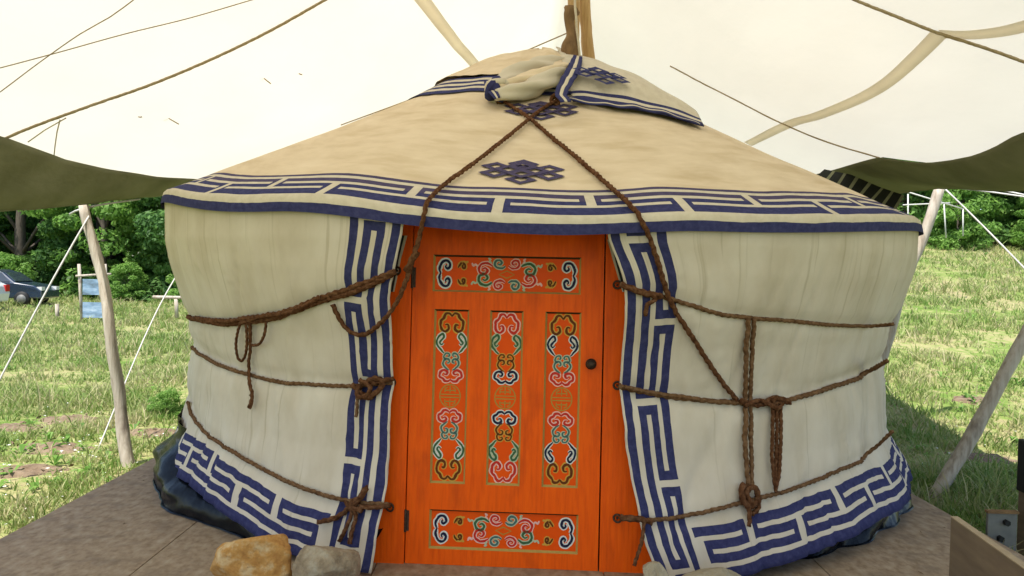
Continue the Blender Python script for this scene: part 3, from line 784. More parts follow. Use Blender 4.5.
# hanging loops
rope([(243,318),(238,330),(236,346),(238,358),(242,361),(246,352),(247,336),(246,324)],.009,.03)
rope([(250,322),(250,345),(249,370),(250,385),(252,395),(249,408)],.011,.035)
rope([(266,322),(264,336),(258,345),(252,345)],.009,.04)
rope([(250,395),(253,401),(250,409)],.006,.03)
# second
L2=[(192,347),(205,357),(222,366),(247,374),(280,382),(310,384),(345,386),(372,384),(392,383)]
rope(L2,.012,mat='ropelight'); 
rope([(352,384),(360,392),(368,398),(376,392),(384,384),(378,378),(366,382),(358,390)],.016,.035)
rope([(360,380),(371,388),(364,398),(356,394),(360,384)],.014,.05)
rope([(357,395),(357,405),(356,417)],.010,.03,mat='ropelight')
rope([(372,384),(384,380),(393,379)],.014,.03)
# third
L3=[(188,402),(192,415),(205,432),(230,450),(265,470),(300,487),(335,498),(360,502),(390,505)]
rope(L3,.012,mat='ropelight')
rope([(352,505),(342,514),(330,520),(318,522)],.014,.03); rope([(345,500),(352,512),(346,528),(339,541)],.012,.03)
rope([(350,502),(356,516),(352,530),(350,544)],.012,.04); rope([(352,508),(360,498),(367,487),(362,495),(350,506),(362,510)],.016,.035)
rope([(360,506),(375,507),(390,506)],.013,.03)
# right
R1=[(620,284),(637,291),(660,296),(690,305),(720,314),(750,318),(790,321),(830,325),(870,326),(893,324)]
rope(R1,.012,mat='ropelight'); rope([(621,285),(640,292),(662,297)],.017,.03); rope([(648,292),(656,300),(647,304),(646,316)],.012,.035)
R2=[(619,386),(640,391),(665,396),(700,400),(740,403),(775,402),(800,397),(835,386),(865,373),(887,361)]
rope(R2,.015,mat='ropelight'); rope([(625,387),(660,394),(700,399)],.012,.03,mat='ropelight')
rope([(740,401),(760,405),(774,398),(790,403)],.016,.035); rope([(745,406),(760,400),(770,405),(782,400)],.013,.045)
R3=[(620,518),(640,520),(665,519),(695,514),(740,503),(790,490),(830,474),(865,455),(893,431)]
rope(R3,.012,mat='ropelight'); rope([(620,517),(640,519),(652,522)],.016,.03); rope([(644,522),(642,540),(637,556),(634,566)],.010,.03)
# upright double rope and its knots
rope([(748,319),(746,350),(746,380),(745,404),(745,440),(747,470),(749,490)],.014,.03,mat='ropelight')
rope([(754,319),(752,350),(751,380),(750,404),(751,440),(752,470),(752,490)],.013,.032,mat='ropelight')
rope([(744,484),(741,495),(748,507),(758,500),(755,487),(746,492),(752,508)],.018,.04); rope([(748,503),(750,515),(749,526)],.013,.04); rope([(756,497),(759,508),(752,514)],.014,.035)
for dx in (0,4,8): rope([(772+dx,401),(773+dx,425),(772+dx,455),(774+dx*.6,478),(776,492-dx*.6)],.011,.035+.006*(dx%3))
rope([(772,402),(777,398),(783,402),(778,409),(771,405)],.014,.05)
# crossing ropes over the roof
rope([(500,98),(513,107),(527,116),(552,137),(580,160),(605,182),(630,205),(643,224),(650,240),(660,268),(665,288),(676,312),(694,340),(708,362),(722,382),(737,400)],.014,.022)
rope([(556,101),(543,108),(528,120),(500,143),(470,166),(450,180),(430,198),(424,215),(419,238),(413,258),(408,275),(400,296),(388,315),(375,328),(362,335),(350,331),(340,320),(333,304)],.013,.026)
rope([(417,252),(411,262),(407,272)],.018,.03)
for (x,y) in ((500,98),(555,100)):
    c=hit(x,y,.03); pts=[]
    for t in range(22):
        a=t*.62; pts.append(c+Vector((.030*math.cos(a),-.02*math.sin(a*.5),.028*math.sin(a)+.012*math.cos(a*.5))))
    rope(None,.014,world=pts,step=.012)
# iron rings on the door frame that take the ropes
for (x,y) in ((398,271),(393,382),(391,506),(617,285),(617,385),(617,517)):
    a,b=dpx(x,y); mb=MB()
    mb.tube([D(a+.020*math.cos(t*math.pi/9),b+.020*math.sin(t*math.pi/9),.030+.008*math.cos(t*math.pi/9)) for t in range(19)],.006,8)
    mb.tube([D(a,b,-.01),D(a,b,.03)],.006,8)
    mb.build('ring',M['iron'],yurt)

# ------------------------------------------------------------------ deck
PX0,PX1=-2.90,3.02
deck=empty('deck',(0.05,6.5,0)); tag(deck,'low deck of weathered plywood sheets that the yurt stands on','deck')
seams=[PX0,-1.92,-.70,.52,1.74,PX1]
ycut=[[1.2,3.7,6.1,8.6,10.1],[1.2,2.6,5.0,7.5,10.1]]
for i in range(5):
    yc=ycut[i%2]
    for j in range(len(yc)-1):
        mb=MB(); g=.003; mb.box(((seams[i]+seams[i+1])/2,(yc[j]+yc[j+1])/2,-.0105+random.uniform(-.001,.001)),((seams[i+1]-seams[i])/2-g,(yc[j+1]-yc[j])/2-g,.0095))
        bev(mb.build('board',M['ply'],deck),.002)
mb=MB()
for x in (PX0+.05,-1.92,-.70,.52,1.74,PX1-.05): mb.box((x,5.65,-.10),(.025,4.42,.075))
for y in (1.24,10.05): mb.box((.06,y,-.11),(2.8,.022,.062))
mb.build('joists',M['board'],deck)

# crumbs of earth, straw and grass trodden onto the deck
mb=MB(); rng=random.Random(77)
for k in range(900):
    x=rng.uniform(PX0+.03,PX1-.05); y=rng.uniform(2.2,9.5)
    if math.hypot(x-XC,y-YC)<3.0: continue
    if n3(x*1.3,y*1.3,90)<rng.uniform(-.3,.5): continue
    l=rng.uniform(.004,.02); a=rng.uniform(0,6.28); w=rng.uniform(.0015,.005)
    if rng.random()<.3: l*=2.2; w=.0012
    d=Vector((math.cos(a)*l,math.sin(a)*l,0)); q=Vector((-math.sin(a)*w,math.cos(a)*w,0)); c=Vector((x,y,.001)); h=Vector((0,0,rng.uniform(.002,.006)))
    mb.add([c-d,c+q,c+d,c-q,c+h],[(0,1,4),(1,2,4),(2,3,4),(3,0,4)],1 if rng.random()<.3 else 0)
tag(mb.build('deck_litter',[M['soil'],M['cordbrown']]),'crumbs of earth and straw scattered over the plywood deck','litter',kind='stuff')
# ------------------------------------------------------------------ awning
XR,ZR=.45,4.75; XLE,XRE=-3.55,4.05; ZE_L,ZE_R=2.52,2.62
def cz(x,y):
    if x<XR: t=(XR-x)/(XR-XLE); z=lerp(ZR,ZE_L,t)
    else: t=(x-XR)/(XRE-XR); z=lerp(ZR,ZE_R,t)
    z-=.16*math.sin(math.pi*min(1,max(0,t)))
    z+=.05*n3(x*.45,y*.35,2)+.012*n3(x*1.6,y*1.1,5)
    return z
def chit(px,py,off=0):
    d=ray(px,py); t=.5; pz=None
    while t<14:
        p=CO+d*t
        if p.z>cz(p.x,p.y)-off: 
            lo,hi=t-.1,t
            for _ in range(12):
                m=(lo+hi)/2; q=CO+d*m
                if q.z>cz(q.x,q.y)-off: hi=m
                else: lo=m
            return CO+d*hi
        t+=.1
    return CO+d*12
BLp=[chit(x,y) for x,y in [(0,137),(30,148),(60,159),(100,168),(150,176),(208,180)]]
BRp=[chit(x,y) for x,y in [(1023,134),(1000,147),(980,155),(955,160),(930,163),(905,160),(882,157),(860,163),(828,172)]]
bl_=sorted((p.y,p.x) for p in BLp); br_=sorted((p.y,p.x) for p in BRp)
print('left edge',[(round(a,2),round(b,2)) for a,b in bl_]); print('right edge',[(round(a,2),round(b,2)) for a,b in br_])
def smin(pts,y): return interp(y,pts)
aw=empty('awning',(XR,6.5,-.3)); tag(aw,'big white canvas awning with olive green edges stretched over the yurt','awning')
Y0,Y1=-2.5,12.4; ny=110; nx=90
ysA=[Y0+(Y1-Y0)*k/ny for k in range(ny+1)]
def exl(y): return interp(y,bl_)
def exr(y): return interp(y,br_)
def cp(i,j):
    y=ysA[j]; t=i/nx
    if t<.5: x=lerp(exl(y),XR,t*2)
    else: x=lerp(XR,exr(y),t*2-1)
    return (x,y,cz(x,y))
mb=MB(); grid(mb,cp,nx+1,ny+1); mb.build('canvas',M['canopy'],aw)
# green borders : from the edge outward and down to traced hems
def hem(pts,X):
    out=[]
    for x,y in pts:
        d=ray(x,y); t=X/d.x; p=CO+d*t; out.append((p.y,p.z))
    return sorted(out)
HL=hem([(0,211),(40,208),(85,204),(130,198),(170,193),(195,186)],-3.98)
HR=hem([(1023,191),(985,190),(955,188),(930,189),(900,193),(878,199)],4.55)
print('HL',HL,'HR',HR)
for s,ex,X,H in ((-1,exl,-3.98,HL),(1,exr,4.55,HR)):
    def gp(i,j):
        y=ysA[j]; t=i/14; x0=ex(y); z0=cz(x0,y)-.004; z1=min(interp(y,H),z0-.12)
        x=lerp(x0-s*.05,X,t); z=lerp(z0,z1,t)-.05*math.sin(math.pi*t)+.035*n3(y*1.1,t*2,s)*math.sin(math.pi*t)+.012*n3(y*4+t*2,t*5,s)*min(1,3*t)
        return (x,y,z)
    mb=MB(); grid(mb,gp,15,ny+1,flip=(s<0)); mb.build('border',M['green'],aw,solid=.004)
    mb=MB(); mb.tube([gp(14,j) for j in range(ny+1)],.009,6); mb.build('hem_rope',M['green'],aw)
# seams
def cribbon(pts,w,off,mat,name,parent):
    P=catmull([chit(x,y,off) for x,y in pts],.05); mb=MB(); v=[]; n=len(P)
    for i,p in enumerate(P):
        t=(P[min(i+1,n-1)]-P[max(i-1,0)]).normalized(); side=t.cross(Vector((0,0,1))).normalized()
        for sg in (-1,1):
            q=p+side*w/2*sg; v.append((q.x,q.y,cz(q.x,q.y)-off))
    mb.add(v,[(2*i,2*i+1,2*i+3,2*i+2) for i in range(n-1)],0,True); return mb.build(name,mat,parent,solid=.002)
cribbon([(412,-14),(432,12),(455,42),(488,80),(500,95)],.10,.006,M['seam'],'seam',aw)
cribbon([(940,33),(915,58),(885,84),(850,103),(820,115),(795,122),(772,132),(748,144)],.095,.006,M['seam'],'seam',aw)
cribbon([(1040,22),(1005,31),(970,35),(942,34)],.09,.006,M['seam'],'seam',aw)
# black ribbed end under the right edge
mb=MB()
ed0=[at(x,y,Y) for x,y,Y in ((824,170,8.8),(850,175,8.7),(880,188,8.6),(904,196,8.5))]
ed1=[at(x,y,Y) for x,y,Y in ((815,178,8.6),(840,192,8.5),(866,203,8.4),(895,212,8.3))]
nn_=28
for i in range(nn_):
    t0,t1=i/nn_,(i+1)/nn_
    def e(E,t): k=min(2,int(t*3)); return E[k].lerp(E[k+1],t*3-k)
    bump=Vector((0,0,0))
    mb.add([e(ed0,t0)+bump,e(ed0,t1)+bump,e(ed1,t1)+bump,e(ed1,t0)+bump],[(0,1,2,3)],1 if i%4==3 else 0)
mb.build('ribbed_flap',[M['greendk'],M['green']],aw,solid=.01)

# ropes under the awning
def crope(name,pts,rad,mat,label,cat,off=None,strands=3,grp='cords running under the awning',tail=None):
    P=catmull([chit(x,y,off or rad+.01) for x,y in pts],.03 if rad>.006 else .08)
    mb=MB(); mb.tube(P,rad,8 if rad>.006 else 5,twist=1/(rad*2.2),strands=strands if rad>.006 else 0)
    if tail:
        for tl in tail: mb.tube([chit(x,y,.03) for x,y in tl],rad*.5,6,mi=1)
    o=mb.build(name,[M[mat],M['cord']]); tag(o,label,cat,grp); return o
crope('rope',[(-40,160),(20,132),(90,106),(150,85),(210,60),(268,32),(325,0),(350,-14)],.0095,'cordbrown','thick tan rope along the left awning slope with a white tail tied on','rope',tail=[[(60,120),(57,132),(55,146),(54,156)],[(66,118),(45,130),(28,142)]])
crope('cord',[(-15,101),(0,92),(40,62),(80,34),(110,17),(136,-2),(150,-12)],.0035,'cordbrown','thin cord climbing steeply in the upper left corner of the awning','cord')
crope('cord',[(-15,71),(0,68),(60,52),(125,34),(190,18),(255,-1),(280,-8)],.0035,'cordbrown','thin cord running nearly level across the upper left corner of the awning','cord')
crope('rope',[(830,-12),(855,0),(900,18),(938,33),(985,48),(1024,62),(1060,76)],.010,'cordbrown','tan rope crossing the seam in the upper right corner of the awning','rope')
crope('rope',[(670,66),(700,82),(745,105),(785,125),(830,143),(880,158)],.007,'cordbrown','long dark cord running down the right slope of the awning to its green edge','cord')
# fly cord from the pole to the left
P=catmull([at(341,125,8.2),at(430,92,7.6),at(500,62,7.2),at(572,31,6.9)],.05); mb=MB(); mb.tube(P,.006,6); tag(mb.build('cord',M['cordbrown']),'dark cord tied to the ridge pole and running down to the left behind the roof','cord','cords running under the awning')
# a few straw bits lying on the cloth
mb=MB()
for x,y,a,l in ((265,78,-.7,.06),(170,118,-.55,.08),(300,73,-.4,.02),(140,116,0,.015),(440,140,.2,.02)):
    c=chit(x,y,-.001); d=Vector((math.cos(a),.2,math.sin(a)))*l; mb.tube([c-d+Vector((0,0,-.006)),c+Vector((0,0,-.01)),c+d+Vector((0,0,-.006))],.005,5)
tag(mb.build('dry_leaf_litter',M['cordbrown']),'few dry leaf bits caught on the white awning cloth above the left roof','litter',kind='stuff')

# ridge poles out of the crown
def pole(name,p0,p1,r0,r1,mat,label,cat,bend=.02,grp=None,seed=1,knots=0):
    p0,p1=Vector(p0),Vector(p1); n=26; pts=[];rad=[]
    side=(p1-p0).orthogonal().normalized(); s2=(p1-p0).normalized().cross(side)
    for i in range(n):
        t=i/(n-1); pts.append(p0.lerp(p1,t)+side*bend*n3(t*2.5,seed)+s2*bend*n3(t*2.5,seed+7)); rad.append(lerp(r0,r1,t)*(1+.10*n3(t*9,seed+3)))
    mb=MB(); mb.tube(pts,rad,14,rough=.18); o=mb.build(name,M[mat]); 
    if label: tag(o,label,cat,grp)
    return o
b0=at(588,70,6.95)
pole('pole',at(593,120,6.95),at(580,-60,6.95),.055,.05,'poley','straight yellow pole standing out of the yurt crown up to the awning','pole',.02,'poles in the crown')
pole('pole',at(572,62,6.78),at(576,-50,6.80),.05,.055,'poley','slimmer straight yellow pole beside the knobbly branch at the crown','pole',.02,'poles in the crown',seed=4)
mb=MB(); P=catmull([at(572,64,6.66),at(570,50,6.66),at(572,36,6.66),at(569,20,6.66),at(572,10,6.68)],.02); n=len(P)
mb.tube(P,[.055+.02*math.sin(i*.35) for i in range(n)],12,rough=.4); tag(mb.build('branch',M['bark']),'short knobbly brown branch lashed to the poles at the crown','branch','poles in the crown')
mb=MB(); mb.tube(catmull([at(580,60,6.62),at(577,30,6.6),at(575,0,6.6),at(574,-40,6.6)],.04),.010,8,strands=3,twist=40); tag(mb.build('rope',M['cord']),'pale rope hanging beside the poles above the crown','rope','cords running under the awning')

# ------------------------------------------------------------------ awning side poles and guy lines
def gp0(px,py,Y): p=at(px,py,Y); return p
lp0=at(132,474,7.45); lp0.z=gz(lp0.x,lp0.y)-.15
pole('awning_pole',at(132,474,7.45)-Vector((-.02,0,.1)),at(89,203,7.5),.060,.042,'polew','leaning rough wooden pole at the left edge of the awning','pole',.10,'side poles of the awning',seed=11)
pole('awning_pole',at(930,500,7.0)-Vector((0,0,.05)),at(1110,190,7.1),.062,.052,'polew','slanting wooden pole rising from the shaded grass at the right','pole',.06,'side poles of the awning',seed=12)
pole('awning_pole',at(860,420,9.6),at(941,187,9.6),.05,.06,'polew','far wooden pole whose top shows behind the right shoulder of the yurt','pole',.05,'side poles of the awning',seed=13)
def guy(pts,rad,mat,label,grp='guy lines of the awning'):
    mb=MB(); mb.tube(catmull(pts,.15),rad,6); tag(mb.build('guy_rope',M[mat]),label,'rope',grp)
p=at(-60,488,6.5); p.z=gz(p.x,p.y)
guy([at(89,216,7.48),at(40,303,7.1),p],.009,'cordwhite','white guy line from the left pole down past the left picture edge')
p=at(97,452,8.0); p.z=gz(p.x,p.y)
guy([at(222,205,10.4),at(160,305,9.2),p],.008,'cordwhite','white guy line coming from behind the yurt down to the grass on the left')
guy([at(70,214,7.7),at(88,207,7.5),at(140,199,8.4)],.010,'cordwhite','short white rope tying the top of the left pole to the green hem')
guy([at(944,188,8.6),at(985,228,8.3),at(1060,305,7.7)],.009,'cordwhite','white guy line slanting down to the right from the far pole')
guy([at(930,186,9.0),at(975,190,8.7),at(1040,199,8.2)],.009,'cordwhite','upper white rope running level along the right green hem')
guy([at(985,186,8.2),at(1010,192,8.0),at(1050,200,7.8)],.009,'cordwhite','lower short white rope under the right corner of the hem')
# white pipe frame far behind on the right
fr_=empty('pipe_frame',at(930,238,20)); tag(fr_,'thin white pipe frame standing in the meadow behind the right shoulder of the yurt','frame')
for a,b,nm in (((908,192),(963,209),'rail'),((903,205),(950,203),'rail'),((908,194),(908,236),'post'),((944,204),(946,238),'post'),((963,209),(963,236),'post')):
    mb=MB(); mb.tube([at(*a,20),at(*b,20)],.017,8); mb.build(nm,M['cordwhite'],fr_)

# ------------------------------------------------------------------ things in the right foreground
bd=empty('plank',(2.0,3.4,0)); tag(bd,'tan board standing on edge in the lower right corner','board')
q0=at(951,516,3.75); q1=at(1075,612,2.75); zt=q0.z
dirv=Vector((q1.x-q0.x,q1.y-q0.y,0)).normalized(); nrm=Vector((dirv.y,-dirv.x,0))
if nrm.x<0: nrm=-nrm
L_=1.5
def bx_(mb,o,l,w,z0,z1):
    a=o; b=o+dirv*l; c=b+nrm*w; d=a+nrm*w
    mb.hexa([Vector((v.x,v.y,z0)) for v in (a,b,c,d)],[Vector((v.x,v.y,z1)) for v in (a,b,c,d)])
mb=MB(); bx_(mb,q0,L_,.030,.002,zt-.006); mb.build('face',M['board'],bd)
mb=MB(); bx_(mb,q0-nrm*.002-dirv*.002,L_,.034,zt-.006,zt); bev(mb.build('edge_strip',M['boardedge'],bd),.001)
ps=empty('post',(3.55,5.2,-.3)); tag(ps,'dark upright post at the right edge with a grey bolted plate','post')
mb=MB(); c=at(1036,520,5.2); mb.box((c.x,c.y,.05),(.085,.06,.37)); bev(mb.build('timber',M['board'],ps),.006)
mb=MB(); c2=at(1036,470,5.15); mb.box((c2.x,c2.y,c2.z+.02),(.085,.065,.17)); bev(mb.build('cap',M['black'],ps),.01)
mb=MB(); c3=at(1001,536,5.12); mb.box((c3.x,c3.y,c3.z-.03),(.095,.012,.18)); pl=bev(mb.build('plate',M['grey'],ps),.004)
mb=MB(); mb.box((c3.x,c3.y-.002,c3.z+.158),(.10,.02,.008)); mb.build('plate_lip',M['bark'],ps)
for (x,y) in ((1007,523),(1001,539)):
    c4=at(x,y,5.09); mb=MB(); mb.tube([c4+Vector((0,.02,0)),c4+Vector((0,-.012,0))],.020,6,smo=False); mb.build('bolt',M['black'],pl)

# ------------------------------------------------------------------ stones by the door
def stone(c,size,mat,label,seed,flat=0.3,cuts=7,rz=0,name='stone'):
    import bmesh
    rnd=random.Random(seed); bm=bmesh.new(); bmesh.ops.create_icosphere(bm,subdivisions=5,radius=1)
    planes=[]
    for k in range(cuts):
        n=Vector((rnd.gauss(0,1),rnd.gauss(0,1),rnd.gauss(0,.8))).normalized(); planes.append((n,rnd.uniform(.52,.80)))
    for v in bm.verts:
        p=v.co.copy()
        for n,d in planes:
            e=p.dot(n)-d
            if e>0: p-=n*e*.98
        p*=1+.06*n3(p.x*2+seed,p.y*2,p.z*2)+.035*n3(p.x*5,p.y*5,p.z*5+seed)+.02*n3(p.x*13,p.y*13,p.z*13)+.008*n3(p.x*30,p.y*30,p.z*30)
        v.co=Vector((p.x*size[0],p.y*size[1],p.z*size[2]))
    zmin=min(v.co.z for v in bm.verts)
    for v in bm.verts:
        v.co.z-=zmin
    for f in bm.faces: f.smooth=True
    me=bpy.data.meshes.new(name); bm.to_mesh(me); bm.free(); me.materials.append(M[mat])
    o=link(name,me); o.location=c; o.rotation_euler=(0,0,rz); tag(o,label,'stone','stones at the foot of the yurt'); return o
def deckpt(px,Y): d=ray(px,500); return (d.x*Y/d.y,Y,0.001)
stone(deckpt(257,3.83),(.205,.15,.155),'stoneo','blocky orange ochre stone left of the door, at the foot of the skirt',3,cuts=9,rz=.2)
stone(deckpt(328,3.80),(.175,.15,.165),'stoneg','round grey stone between the ochre stone and the door',8,cuts=5,rz=1.1)
stone(deckpt(659,3.78),(.105,.11,.11),'stonep','small pale stone just right of the door',12,cuts=6)
stone(deckpt(722,3.80),(.22,.12,.095),'stonep','long flat pale stone under the right skirt',15,cuts=7,rz=.1)

# ------------------------------------------------------------------ meadow
def visible_spots(n,rng,dmin,dmax,power):
    out=[]
    while len(out)<n:
        u=rng.random(); d=dmin*(dmax/dmin)**(u**power)
        a=rng.uniform(-.92,.92)
        x=a*d
        if abs(a)<.30: continue
        if PX0-.02<x<PX1+.02 and d<10.2: continue
        out.append((x,d))
    return out
SOIL=[(72,9.6),(152,8.9),(10,9.0),(22,7.2),(50,8.1),(985,8.6),(975,11)]
SOILXY=[((lambda d:(d.x*Y/d.y,Y))(ray(px,400))) for px,Y in SOIL]
def grass():
    rng=random.Random(5); V=[];Fc=[]
    for x,y in visible_spots(46000,rng,3.6,46,1.0):
        z=gz(x,y)-.01
        dn=n3(x*.8,y*.8,11)+.6*n3(x*.25,y*.25,4)
        if dn<-.35 and rng.random()<.75: continue
        hh=(.04+.085*max(0,dn+.4))*(1+.03*y)*rng.uniform(.6,1.4)
        if rng.random()<.08: hh*=2.1
        if min(((x-a)/.55)**2+((y-b)/.4)**2 for a,b in SOILXY)<1+.6*n3(x*5,y*5,8):
            if rng.random()<.8: continue
            hh*=.5
        for b in range(4):
            a=rng.uniform(0,6.283); w=.0035*(1+.13*y)*rng.uniform(.7,1.3); lx,ly=rng.gauss(0,.6)*hh,rng.gauss(0,.6)*hh
            ox,oy=rng.gauss(0,.02*(1+.05*y)),rng.gauss(0,.02*(1+.05*y)); ca,sa=math.cos(a)*w,math.sin(a)*w
            k=len(V); X,Y=x+ox,y+oy
            V+= [(X-ca,Y-sa,z),(X+ca,Y+sa,z),(X+lx*.45+ca*.7,Y+ly*.45+sa*.7,z+hh*.65),(X+lx*.45-ca*.7,Y+ly*.45-sa*.7,z+hh*.65),(X+lx,Y+ly,z+hh)]
            Fc+= [(k,k+1,k+2,k+3),(k+3,k+2,k+4)]
    me=bpy.data.meshes.new('grass'); me.from_pydata(V,[],Fc); me.materials.append(M['grass'])
    o=link('grass',me); tag(o,'sunlit green and straw coloured meadow grass on both sides of the yurt','grass',kind='stuff')
grass()
def weeds():
    rng=random.Random(9); mb=MB()
    for x,y in visible_spots(900,rng,4,34,1.0):
        if n3(x*.5,y*.5,21)<.0: continue
        z=gz(x,y); s=rng.uniform(.04,.11)*(1+.02*y)
        for k in range(rng.randint(5,9)):
            a=rng.uniform(0,6.283); d=Vector((math.cos(a),math.sin(a),0)); sd_=Vector((-d.y,d.x,0)); h=rng.uniform(.2,.9)*s
            p=Vector((x,y,z)); mb.add([p,p+d*s*.5+sd_*s*.18+Vector((0,0,h)),p+d*s+Vector((0,0,h*.8)),p+d*s*.5-sd_*s*.18+Vector((0,0,h))],[(0,1,2,3)])
    tag(mb.build('weeds',M['leafB']),'broad leaved green weeds scattered through the meadow grass','weeds',kind='stuff')
weeds()
mb=MB(); rng=random.Random(31)
for k in range(150):
    px=rng.uniform(0,190) if k<120 else rng.uniform(900,1024); Y=rng.uniform(5.2,11)
    if k<35: px=rng.gauss(88,12); Y=rng.gauss(8.0,.35)
    d=ray(px,400); x=d.x*Y/d.y
    if PX0<x<PX1: continue
    z=gz(x,Y)+.03; s=rng.uniform(.008,.02)
    for q in range(5):
        a=q*1.257+rng.random(); mb.add([(x,Y,z),(x+s*math.cos(a),Y+s*math.sin(a),z+s*.5),(x+s*math.cos(a+.9),Y+s*math.sin(a+.9),z+s*.5)],[(0,1,2)])
tag(mb.build('flowers',M['flower']),'tiny white flowers dotted in the grass beside the deck','flowers',kind='stuff')
SL=['low clod of bare brown soil in the grass left of the leaning pole','low clod of bare brown soil between the leaning pole and the yurt','low patch of bare soil at the left picture edge of the meadow','patch of bare soil near the left end of the deck','patch of bare soil in front of the clod left of the leaning pole','shaded patch of bare soil by the slanting right pole','small patch of bare soil beyond the slanting right pole']
for k,((x,y),lab) in enumerate(zip(SOILXY,SL)):
    rng=random.Random(k+200); z=gz(x,y); mb=MB()
    nr_,ns_=9,28
    def cl(i,j):
        t=j/(nr_-1); a=2*math.pi*i/ns_; q=(1-t)*(1+.25*n3(math.cos(a)*2+k,math.sin(a)*2)); X=x+.42*q*math.cos(a); Y_=y+.30*q*math.sin(a)
        return (X,Y_,gz(X,Y_)-.02+.055*(1-(1-t)**2)+.03*n3(X*9,Y_*9,k)*(t>0)+.02*n3(X*25,Y_*25,k)*(t>0))
    grid(mb,cl,ns_+1,nr_)
    for q in range(26):
        a=rng.uniform(0,6.283); rr=rng.uniform(.05,.5); X,Y_=x+rr*math.cos(a),y+rr*.7*math.sin(a); sz=rng.uniform(.012,.035); c=Vector((X,Y_,gz(X,Y_)+.02))
        v=[c+Vector((rng.gauss(0,1),rng.gauss(0,1),rng.gauss(0,.7))).normalized()*sz for _ in range(4)]; mb.add(v,[(0,1,2),(0,2,3),(0,3,1),(1,3,2)])
    tag(mb.build('soil_patch',M['soil']),lab,'soil patch','clods of bare soil in the meadow')

# ------------------------------------------------------------------ trees
def leafmesh(seed,H,W,nl,leaf,low=.02,lumps=64):
    rng=random.Random(seed); nr=np.random.RandomState(seed)
    cl=[]
    for k in range(lumps):
        t=rng.uniform(low,.97); a=rng.uniform(0,6.283); prof=math.sin(math.pi*min(1,(t*.78+.2)))**.7
        rr=W*prof*math.sqrt(rng.uniform(.15,1)); cl.append((rr*math.cos(a),rr*math.sin(a),t*H,rng.uniform(.5,1.15)*W*.30))
    C=np.array(cl); idx=nr.choice(len(C),nl); c=C[idx]
    d=nr.normal(size=(nl,3)); d/=np.linalg.norm(d,axis=1)[:,None]
    rad=c[:,3]*(nr.uniform(.35,1,nl)**.4); p=c[:,:3]+d*rad[:,None]*np.array([1.15,1.15,.7]); p[:,2]=np.maximum(p[:,2],.1)
    nrm=d+nr.normal(scale=.7,size=(nl,3))+np.array([0,0,.5]); nrm/=np.linalg.norm(nrm,axis=1)[:,None]
    t1=np.cross(nrm,nr.normal(size=(nl,3))); t1/=np.linalg.norm(t1,axis=1)[:,None]; t2=np.cross(nrm,t1)
    s=leaf*nr.uniform(.6,1.4,nl)[:,None]
    v=np.stack([p-t1*s,p+t2*s*.45+nrm*s*.1,p+t1*s,p-t2*s*.45+nrm*s*.1],1).reshape(-1,3)
    me=bpy.data.meshes.new('crown'); me.vertices.add(nl*4); me.vertices.foreach_set('co',v.astype(np.float32).ravel())
    me.loops.add(nl*4); me.loops.foreach_set('vertex_index',np.arange(nl*4,dtype=np.int32)); me.polygons.add(nl)
    me.polygons.foreach_set('loop_start',np.arange(0,nl*4,4,dtype=np.int32)); me.update(calc_edges=True); me.validate()
    # trunk with limbs
    mb=MB(); top=Vector((rng.uniform(-.3,.3),rng.uniform(-.3,.3),H*.85)); pts=[Vector((0,0,-.3)).lerp(top,k/9)+Vector((n3(k*.6,seed),n3(k*.6,seed+3),0))*.25 for k in range(10)]
    mb.tube(pts,[.025*H*(1-.085*k) for k in range(10)],9,rough=.2)
    for q in rng.sample(cl,14):
        s0=pts[min(8,max(1,int(q[2]/H*7)))]; e=Vector(q[:3]); mb.tube([s0,s0.lerp(e,.5)+Vector((0,0,.2)),e],[.008*H,.005*H,.002*H],6)
    return me,mb
TV=[]
for sd_,H,W,nl,lf_,low,mt in ((1,11,3.0,24000,.13,.01,'leafA'),(2,9,2.8,22000,.13,.01,'leafB'),(3,13,3.4,25000,.14,.01,'leafC'),(4,5,2.4,12000,.12,.0,'leafB')):
    me,tb=leafmesh(sd_,H,W,nl,lf_,low); me.materials.append(M[mt])
    tb_o=tb.build('trunk',M['trunk']); tme=tb_o.data; bpy.data.objects.remove(tb_o); TV.append((me,tme))
def tree(v,x,y,sc_,rz,label,cat='tree',grp='trees at the edge of the wood',name='broadleaf_tree'):
    r=empty(name,(x,y,gz(x,y)-.1),rz); r.scale=(sc_,sc_,sc_*random.uniform(.92,1.1)); tag(r,label,cat,grp)
    a=link('crown',TV[v][0],r,False); b=link('trunk',TV[v][1],r,False); return r
near='tree of the wood edge far behind the left side of the yurt'
TL=[(0,-29.5,43,'leftmost mid green tree beyond the meadow on the left'),(2,-25.2,41,'dark tree behind the parked cars'),(0,-22.3,43.5,'tall mid green tree between the cars and the leaning pole'),(1,-20.6,40.5,'bright green tree behind the notice board'),(1,-17.4,42,'bright green tree just right of the leaning pole'),(2,-15.3,40,'dark tree next to the left shoulder of the yurt'),(0,-12.4,43,'mid green tree hidden partly by the left wall of the yurt')]
for i,(v,x,y,lab) in enumerate(TL): tree(v,x,y,random.uniform(.95,1.15),random.uniform(0,6),lab)
for i in range(9): tree([2,0,2][i%3],-36+i*3.6,49+(i%2)*2.0,1.25,random.uniform(0,6),'taller dark tree in the second row of the wood on the left','tree','second row of trees on the left')
TRt=[(0,15.5,39,'mid green tree right behind the white pipe frame'),(1,18.4,37.5,'bright green tree above the slope, right of the pipe frame'),(2,21.2,38.5,'dark tree above the slope near the right picture edge'),(1,23.9,37,'bright green tree at the right picture edge'),(2,27.5,39,'dark tree just past the right picture edge')]
for i,(v,x,y,lab) in enumerate(TRt): tree(v,x,y,random.uniform(.9,1.1),random.uniform(0,6),lab)
